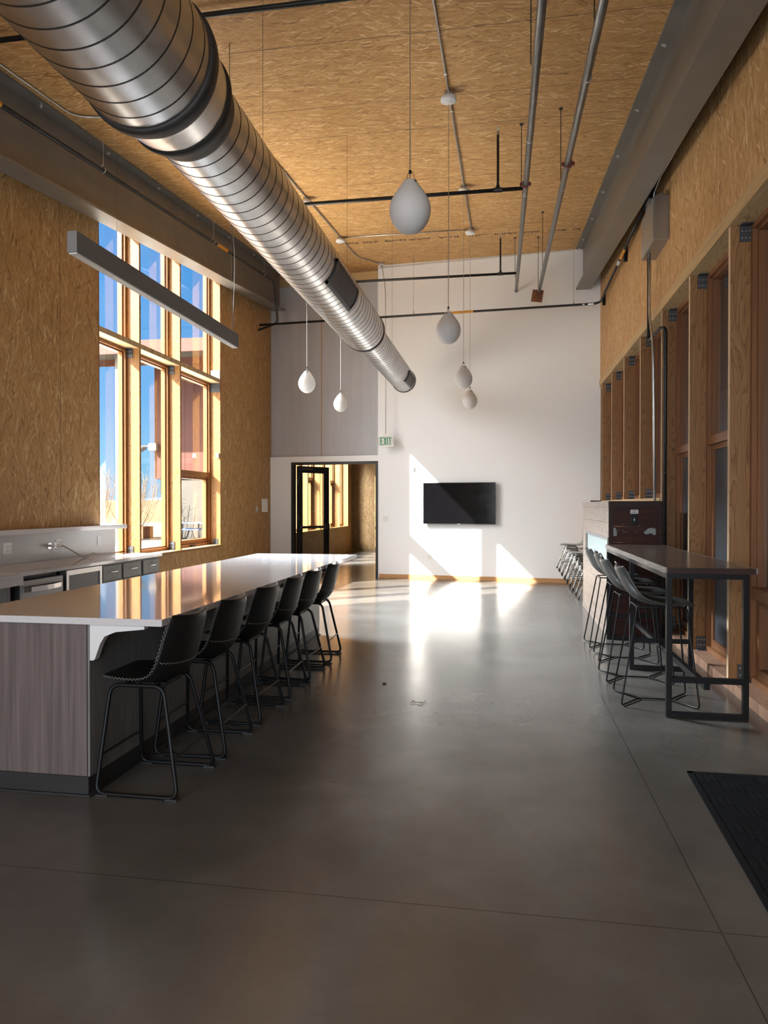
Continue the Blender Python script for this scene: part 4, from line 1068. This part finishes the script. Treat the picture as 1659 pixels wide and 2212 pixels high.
obj('end_trim', B(CX0, CX1, CY0 - .014, CY0 - .0085, 1.472, 1.544), 'dark_stain', cr)
obj('back_body', B(CX0 + .03, CX1, CY0 + .03, CY1, .0, .755), 'dark_stain', cr)
obj('back_body', B(CX1 - .02, CX1, CY0 + .03, CY1, .755, 1.475), 'dark_stain', cr)
def blob(cx, cz, pts): return prism(new(), [(cx + a, cz + b) for a, b in pts], 'y', CY0 + .0045, CY0 + .0058)
obj('scraped_patch', blob(1.60, 1.205, [(-.06, -.012), (-.03, -.035), (.02, -.02), (.06, -.045), (.075, -.03), (.07, .03), (.03, .04), (-.005, .035), (-.03, .012)]), 'scraped_paint', eb_, label='bare patch where paint was scraped off')
obj('scraped_patch', blob(1.235, 1.20, [(-.018, -.05), (.018, -.05), (.02, -.01), (.008, .04), (-.018, .045)]), 'scraped_paint', eb_, label='bare patch where paint was scraped off')
bm = new()
for k in range(26):
    a, b, s_ = random.uniform(1.26, 1.52), random.uniform(1.17, 1.29), random.uniform(.002, .006); box(bm, a, a + s_, CY0 + .0048, CY0 + .0058, b, b + s_ * random.uniform(.6, 2))
obj('paint_flecks', bm, 'scraped_paint', eb_)
sw = thing('light_switch', 'black light switch with a small paper label on the dark crate end', 'switch', (1.45, CY0, 1.33))
obj('cover_plate', B(1.405, 1.475, CY0 - .006, CY0 + .0055, 1.275, 1.395, bev=.003), 'black_metal', sw)
obj('toggle', B(1.435, 1.444, CY0 - .014, CY0 - .006, 1.325, 1.348), 'white_plastic', sw)
lb = obj('paper_label', B(1.40, 1.485, CY0 + .003, CY0 + .0055, 1.402, 1.448), 'white_paint', sw, label='white paper label')
bm = new()
for r_, (a, b) in enumerate(((1.425, 1.457), (1.41, 1.475))):
    x = a
    while x < b: box(bm, x, x + .003, CY0 + .0022, CY0 + .003, 1.432 - r_ * .016, 1.438 - r_ * .016); x += .0045
obj('print', bm, 'ink', lb)
rm = thing('remote_control', 'small black remote lying on top of the wooden crate', 'remote', (1.27, 10.55, 1.545))
obj('remote_body', B(1.22, 1.37, 10.5, 10.55, 1.5455, 1.565, bev=.005), 'black_metal', rm)

# ------------------------------------------------------------------ stacked chairs
sc0 = thing('stacking_chair', '', 'chair', (0, 0, 0), 0, 'grey stacking chairs beyond the crate')
cen = [(.215, .432), (.17, .445), (.08, .440), (-.03, .432), (-.12, .437), (-.175, .47), (-.195, .54), (-.205, .64), (-.215, .74), (-.225, .80)]
hw = [.19, .21, .215, .215, .21, .205, .20, .20, .195, .18]
T, Bt = shell(cen, hw, [.0, .003, .006, .01, .012, .015, .016, .018, .02, .02], .012)
obj('seat_shell', shell_mesh((T, Bt)), 'chair_plastic', sc0, world=False)
for sg in (-1, 1):
    y_ = .20 * sg
    obj('side_frame', tube(new(), [(.26, y_ * 1.12, .016), (.13, y_, .415), (-.06, y_, .415), (-.24, y_ * 1.12, .016)], .010, 8, .04), 'chrome', sc0, world=False)
    for xx in (.26, -.24): obj('glide', cyl(new(), (xx, y_ * 1.12, 0), (xx, y_ * 1.12, .03), .015, 8), 'rubber', sc0, world=False)
    obj('foot_bar', cyl(new(), (.215, y_ * 1.08, .15), (-.19, y_ * 1.08, .15), .008, 8), 'chrome', sc0, world=False)
obj('cross_bar', cyl(new(), (.10, -.20, .412), (.10, .20, .412), .009, 8), 'chrome', sc0, world=False)
n = 0
for si, (yy, cnt, nm) in enumerate(((11.85, 5, 'nearer'), (12.95, 6, 'farther'))):
    for k in range(cnt):
        loc = (1.43 - .045 * k, yy, .072 * k)
        pos = 'bottom chair' if k == 0 else ('top chair' if k == cnt - 1 else ('chair %s from the bottom' % ('', 'second', 'third', 'fourth', 'fifth')[k]))
        lab = 'grey plastic stacking chair with chrome legs, %s of the %s stack' % (pos, nm)
        if n == 0: sc0.location = loc; sc0.rotation_euler = (0, 0, math.pi); sc0['label'] = lab
        else: dup(sc0, loc, math.pi, lab)
        n += 1

# ------------------------------------------------------------------ television and far wall devices
tv = thing('television', 'large black flat television mounted on the white far wall', 'television', tuple(fw(1.735, -.09, 1.119))); tv.rotation_euler = (0, 0, FR)
def TVO(n_, bm, m, **k): return obj(n_, bm, m, tv, world=False, **k)
cx = fw(1.735).x
TVO('cabinet', B(-.725, .725, -.010, .035, 0, .828, bev=.006), 'tv_bezel'); TVO('screen', B(-.714, .714, -.0125, -.0102, .014, .818), 'tv_screen')
TVO('wall_mount', B(-.2, .2, .035, .088, .25, .6), 'black_metal'); TVO('logo_tab', B(-.03, .03, -.013, -.0103, .001, .010), 'conduit')
def fplate(name, u, z, label, w_=.075, h_=.115, kind='outlet', m='white_plastic', slots=True):
    p = thing(name, label, kind, tuple(fw(u, 0, z))); p.rotation_euler = (0, 0, FR)
    obj('cover_plate', B(-w_ / 2, w_ / 2, -.007, -.0005, -h_ / 2, h_ / 2, bev=.002), m, p, world=False)
    if slots:
        s_ = new()
        for zz in (-.02, .02):
            for q_ in ((-.006, .006) if w_ < .1 else (-.03, -.018, .018, .03)): box(s_, q_ - .0015, q_ + .0015, -.0078, -.007, zz - .005, zz + .005)
        obj('slots', s_, 'ink', p, world=False)
    return p
fplate('light_switch', .20, 1.214, 'double white light switch beside the black door frame', .115, .115, 'switch')
fplate('wall_outlet', 1.12, .452, 'left of the two outlets under the television, half in shade')
fplate('wall_outlet', 1.305, .454, 'right of the two outlets under the television, in the sunlight')
th = fplate('thermostat', .775, 2.226, 'small white thermostat at the edge of the sunlit patch', .075, .10, 'thermostat', slots=False)
obj('housing', B(-.03, .03, -.03, -.007, -.04, .04, bev=.006), 'white_plastic', th, world=False)

# ------------------------------------------------------------------ doors in the far wall
df = sthing('door_1', tuple(fw(-.93, 0, 0)), 'black steel double door frame with glazed leaves standing open'); df.rotation_euler = (0, 0, FR)
def DO(n_, bm, m, p=df, **k): return obj(n_, bm, m, p, world=False, **k)
bm = new(); box(bm, -.965, -.915, -.012, .14, 0, 2.41, bev=.003); box(bm, .915, .965, -.012, .14, 0, 2.41, bev=.003); box(bm, -.915, .915, -.012, .14, 2.355, 2.41, bev=.003)
DO('door_frame', bm, 'door_black')
def leaf(hx, hy, ang, sgn, name):
    """leaf hinged at local (hx, hy), swung by ang; built along +x then turned"""
    M_ = Matrix.Translation((hx, hy, 0)) @ Matrix.Rotation(ang, 4, 'Z')
    def T_(bm): bmesh.ops.transform(bm, matrix=M_, verts=bm.verts); return bm
    wd = .90
    bm = new(); box(bm, 0, .13, -.022, .022, .01, 2.345, bev=.002); box(bm, wd - .13, wd, -.022, .022, .01, 2.345, bev=.002); box(bm, .13, wd - .13, -.022, .022, 2.20, 2.345); box(bm, .13, wd - .13, -.022, .022, .01, .27)
    L = DO('door_leaf', T_(bm), 'door_black')
    DO('leaf_glass', T_(B(.13, wd - .13, -.004, .004, .27, 2.20)), 'door_glass', L)
    bm = new(); fy = -.022 * sgn; o2_ = -.07 * sgn
    box(bm, .06, wd - .04, min(fy, o2_), max(fy, o2_), .99, 1.045, bev=.004); box(bm, wd - .16, wd - .03, min(fy, o2_ - .01 * sgn), max(fy, o2_ - .01 * sgn), .96, 1.08, bev=.006)
    DO('push_bar', T_(bm), 'slate_steel', L, label='grey push bar')
    bm = new(); fy = .022 * sgn; tube(bm, [(wd - .065, fy, 1.2), (wd - .065, fy + .06 * sgn, 1.2), (wd - .065, fy + .06 * sgn, .88), (wd - .065, fy, .88)], .011, 10, .03)
    DO('pull_handle', T_(bm), 'stainless', L)
    bm = new(); box(bm, .12, .38, min(0, -.07 * sgn), max(0, -.07 * sgn), 2.255, 2.315, bev=.006); DO('closer', T_(bm), 'slate_steel', L)
    bm = new()
    for zz in (.25, 1.18, 1.95): cyl(bm, (-.004, -.03 * sgn, zz), (-.004, -.03 * sgn, zz + .12), .010, 8)
    DO('hinges', T_(bm), 'slate_steel', L)
leaf(-.895, .16, R(62), 1, 'l'); leaf(.905, .16, R(91), -1, 'r')

# ------------------------------------------------------------------ room beyond the door
bm = new()
yz(bm, [(14.9, -.2), (16.5, -.2), (16.5, 6.7), (14.9, 6.5)]); yz(bm, [(16.5, -.2), (22.42, -.2), (22.42, .82), (16.5, .82)])
yz(bm, [(16.5, 3.5), (22.42, 3.5), (22.42, 7.3), (16.5, 6.7)]); yz(bm, [(22.42, -.2), (23.2, -.2), (23.2, 7.4), (22.42, 7.3)])
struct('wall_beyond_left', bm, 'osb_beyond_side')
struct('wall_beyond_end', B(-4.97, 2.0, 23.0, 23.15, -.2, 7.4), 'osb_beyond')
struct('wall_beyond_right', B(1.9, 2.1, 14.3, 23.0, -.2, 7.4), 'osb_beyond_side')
struct('trim_10', B(XL - .2, XL + .002, 22.40, 22.42, .82, 3.5), 'ply', 'sunlit plywood jamb in the room beyond the door')
struct('trim_11', B(XL - .2, XL + .03, 16.5, 22.40, .80, .83), 'ply', 'window sill in the room beyond the door')
for k, yy in enumerate((17.65, 18.85, 20.05, 21.25)):
    p = thing('timber_mullion', ('first', 'second', 'third', 'farthest')[k] + ' timber mullion of the window beyond the door', 'post', (XL, yy, .83), 0, 'mullions in the room beyond the door')
    obj('mullion_body', B(XL - .185, XL - .001, yy, yy + .05, .83, 3.5), 'ply', p)
yb = [16.5, 17.65, 18.85, 20.05, 21.25, 22.40]
for k in range(5):
    window_unit(W(), -1, yb[k] + (.05 if k else 0), yb[k + 1], .83, 3.5, XF, .10, 2.2 if k in (1, 3) else None, False, 'frame_wood')

# ------------------------------------------------------------------ entrance mat and litter
mt = thing('door_mat', 'black ribbed entrance mat at the right edge of the floor', 'mat', (1.45, 3.4, 0))
MX0, MX1, MY0, MY1 = .955, 1.87 - .09, 2.45, 4.19
mb = new()
def shx(y): return .955 + (y - 2.7) * .038
quad8(mb, [Vector((shx(MY0), MY0, .001)), Vector((MX1, MY0, .001)), Vector((MX1, MY1, .001)), Vector((shx(MY1), MY1, .001)), Vector((shx(MY0), MY0, .006)), Vector((MX1, MY0, .006)), Vector((MX1, MY1, .006)), Vector((shx(MY1), MY1, .006))])
obj('backing', mb, 'mat_black', mt)
rb = new(); cell = .105
nx = int((MX1 - .95 - .06) / cell) + 1; ny = int((MY1 - MY0 - .06) / cell)
for i in range(nx):
    for j in range(ny):
        yb_ = MY0 + .03 + j * cell; xb = shx(yb_) + .035 + i * cell
        if xb + cell > MX1 - .02: continue
        if (i + j) % 3:
            for k in range(5): box(rb, xb + .004, xb + cell + (.004 if (i + j) % 3 == 1 else -.004), yb_ + k * .021, yb_ + k * .021 + .013, .006, .0125)
        else:
            for k in range(3): box(rb, xb + .012 + k * .032, xb + .036 + k * .032, yb_ + .002, yb_ + cell - .004, .006, .0118 if k != 1 else .0128)
bd = .028
for a, b in ((MY0, MY0 + bd), (MY1 - bd, MY1)): quad8(rb, [Vector((shx(a), a, .006)), Vector((MX1, a, .006)), Vector((MX1, b, .006)), Vector((shx(b), b, .006)), Vector((shx(a), a, .012)), Vector((MX1, a, .012)), Vector((MX1, b, .012)), Vector((shx(b), b, .012))])
quad8(rb, [Vector((shx(MY0), MY0, .006)), Vector((shx(MY0) + bd, MY0, .006)), Vector((shx(MY1) + bd, MY1, .006)), Vector((shx(MY1), MY1, .006)), Vector((shx(MY0), MY0, .012)), Vector((shx(MY0) + bd, MY0, .012)), Vector((shx(MY1) + bd, MY1, .012)), Vector((shx(MY1), MY1, .012))])
obj('ribs', rb, 'mat_black', mt)
tw = new(); c_ = Vector((-.640, 5.33, .006))
for a, b in (((-.055, .045), (-.02, 0)), ((-.02, 0), (.045, -.04)), ((.0, -.01), (.04, 0)), ((.04, 0), (.055, .04)), ((-.02, 0), (-.06, -.02))):
    tube(tw, [c_ + Vector((a[0], a[1], 0)), c_ + Vector(((a[0] + b[0]) / 2, (a[1] + b[1]) / 2, .006)), c_ + Vector((b[0], b[1], 0))], .0022, 5)
obj('dry_twig', tw, 'ink').update_tag(); tg = bpy.data.objects['dry_twig']; tag(tg, 'tiny dry twig lying in the middle of the floor', 'twig')
lfm = prism(new(), [(-1.005, 5.86), (-.975, 5.872), (-.97, 5.848), (-1.0, 5.84)], 'z', .0008, .008); tag(obj('dead_leaf', lfm, 'ink'), 'tiny dark crumb of leaf on the floor beyond the twig', 'leaf')

# ------------------------------------------------------------------ outside, left
struct('ground', B(-260, -5.3, -60, 400, -.25, -.06), 'ext_paving')
struct('patio_slab', B(-15, -5.3, -6, 24, -.058, -.02), 'patio_concrete', 'pale concrete slab right outside the tall window')['kind'] = 'structure'  # added out of view to bounce sunlight up to the ceiling
pr = new(); n = 24
prof = [(-250, 60, 0), (-250, 110, 3.2)]
quad8(pr, [Vector((-260, 46, -.1)), Vector((-19, 60, -.1)), Vector((-19, 160, -.1)), Vector((-260, 160, -.1)), Vector((-260, 60, 1.2)), Vector((-19, 70, 1.2)), Vector((-19, 160, 2.6)), Vector((-260, 160, 2.8))])
struct('terrain_hill', pr, 'prairie', 'low golden prairie rise beyond the patio')
mo = new(); vs0 = []; random.seed(3)
for i in range(60):
    x = -900 + i * 16; h = 9 + 7 * math.sin(i * .5) * math.sin(i * .17) + random.uniform(-2, 2)
    vs0.append((x, h))
prism(mo, [(-900, -1)] + vs0 + [(vs0[-1][0], -1)], 'y', 760, 790)
struct('terrain_mountains', mo, 'mountain', 'distant blue mountain line on the horizon')
# red-clad wing with concrete base
wg = thing('red_wing', 'red metal clad building wing on a concrete base outside the window', 'building', (-13, 32, 0))
obj('concrete_base', B(-16.1, -6.0, 32.0, 34.0, -.06, 2.75), 'ext_concrete', wg)
bm = new()
x = -16.55
while x < -6.0: box(bm, x, x + .49, 31.93, 34.0, 2.76, 8.35, bev=.01); x += .5
obj('metal_cladding', bm, 'red_metal', wg)
obj('end_cladding', B(-16.60, -16.55, 31.9, 34.0, 2.76, 8.35), 'red_metal', wg)
obj('downpipe', cyl(new(), (-16.2, 31.85, 2.0), (-16.2, 31.85, 8.3), .06, 10), 'black_metal', wg)
cn = thing('porch_canopy', 'flat red-brown canopy seen through the upper panes', 'canopy', (-14, 29, 8.1))
obj('fascia', B(-24, -6.0, 28.5, 28.62, 8.06, 8.62), 'red_metal', cn); obj('roof_slab', B(-24, -6.0, 28.62, 32.5, 8.40, 8.60), 'ext_concrete', cn)
obj('edge_fascia', B(-24, -6.0, 31.2, 31.3, 8.1, 8.4), 'red_metal', cn)
cl = thing('porch_column', 'tall white steel column on a round concrete pier outside', 'column', (-16.75, 29.2, -.06))
obj('shaft', B(-16.95, -16.50, 28.98, 29.4, .9, 8.4, bev=.02), 'ext_white', cl); obj('pier', cyl(new(), (-16.73, 29.2, -.06), (-16.73, 29.2, .9), .47, 24), 'ext_concrete', cl)
pt = thing('picnic_table', 'blue-topped picnic table on bent legs in front of the concrete base', 'picnic table', (-14.2, 30.5, -.06))
obj('tabletop', B(-14.95, -13.40, 30.2, 30.95, .66, .71), 'blue_plastic', pt)
for a in (29.75, 31.15): obj('bench', B(-14.95, -13.40, a, a + .26, .38, .42), 'blue_plastic', pt)
for xx in (-14.55, -13.75): obj('leg_frame', tube(new(), [(xx, 29.8, .38), (xx, 30.1, -.04), (xx, 31.0, -.04), (xx, 31.3, .38)], .035, 8, .15), 'grey_tube', pt); obj('leg_frame', tube(new(), [(xx, 30.55, -.04), (xx, 30.55, .66)], .03, 8), 'grey_tube', pt)
pb2 = thing('planter_box', 'rusty steel planter box outside the middle pane', 'planter', (-17.0, 30.8, -.06))
fb = new(); box(fb, -18.2, -16.4, 30.4, 30.45, -.06, .50); box(fb, -18.2, -16.4, 31.3, 31.35, -.06, .50); box(fb, -18.2, -18.15, 30.45, 31.3, -.06, .50); box(fb, -16.45, -16.4, 30.45, 31.3, -.06, .50)
obj('box_walls', fb, 'rust', pb2); obj('soil', B(-18.15, -16.45, 30.45, 31.3, 0, .42), 'prairie', pb2)
def bush(name, cx_, cy_, h, n_, sp, label, seed):
    random.seed(seed); bm = new()
    for k in range(n_):
        a = random.uniform(0, 6.28); r_ = random.uniform(.05, sp); top_ = Vector((cx_ + math.cos(a) * r_ * 1.6, cy_ + math.sin(a) * r_ * 1.6, h * random.uniform(.55, 1)))
        b_ = Vector((cx_ + math.cos(a) * r_ * .3, cy_ + math.sin(a) * r_ * .3, 0)); mid = (b_ + top_) / 2 + Vector((math.cos(a), math.sin(a), 0)) * r_ * .35
        tube(bm, [b_, mid, top_], .012, 3, .3)
        for q in range(5):
            s_ = mid.lerp(top_, random.random()); tube(bm, [s_, s_ + Vector((random.uniform(-.4, .4), random.uniform(-.4, .4), random.uniform(.1, .6)))], .006, 3)
    return tag(obj(name, bm, 'twig'), label, 'shrub', 'bare shrubs outside the window')
bush('bare_shrub', -19.0, 30.0, 3.2, 60, 1.0, 'leafless brown shrub behind the white column outside', 1)
bush('bare_shrub', -17.3, 30.9, 3.0, 26, .8, 'thin leafless shrub growing out of the rusty planter', 2)
sc2 = thing('security_camera', 'white dome security camera on the corner of the red cladding', 'camera', (-16.6, 31.7, 4.15))
obj('bracket_box', B(-16.75, -16.35, 31.55, 31.85, 4.1, 4.45), 'ext_white', sc2); obj('arm', cyl(new(), (-17.2, 31.7, 4.32), (-16.7, 31.7, 4.32), .05, 8), 'ext_white', sc2)
obj('dome', lathe(new(), [(0, -.16), (.10, -.14), (.15, -.06), (.26, -.03), (.26, .05), (0, .10)], (-17.2, 31.7, 4.2), 16), 'ext_white', sc2)
# outside, right: covered walk with a dark clad wall
struct('ground_right', B(2.1, 30, -20, 30, -.25, -.05), 'ext_paving')
bm = new(); z = -.05
while z < 4.6: box(bm, 5.2, 5.32, -12, 24, z, z + .235, bev=.008); z += .24
struct('wall_opposite', bm, 'siding', 'dark clad wall across the covered walk on the right')
struct('ceiling_porch', B(2.1, 5.4, -12, 24, 4.25, 4.4), 'siding')
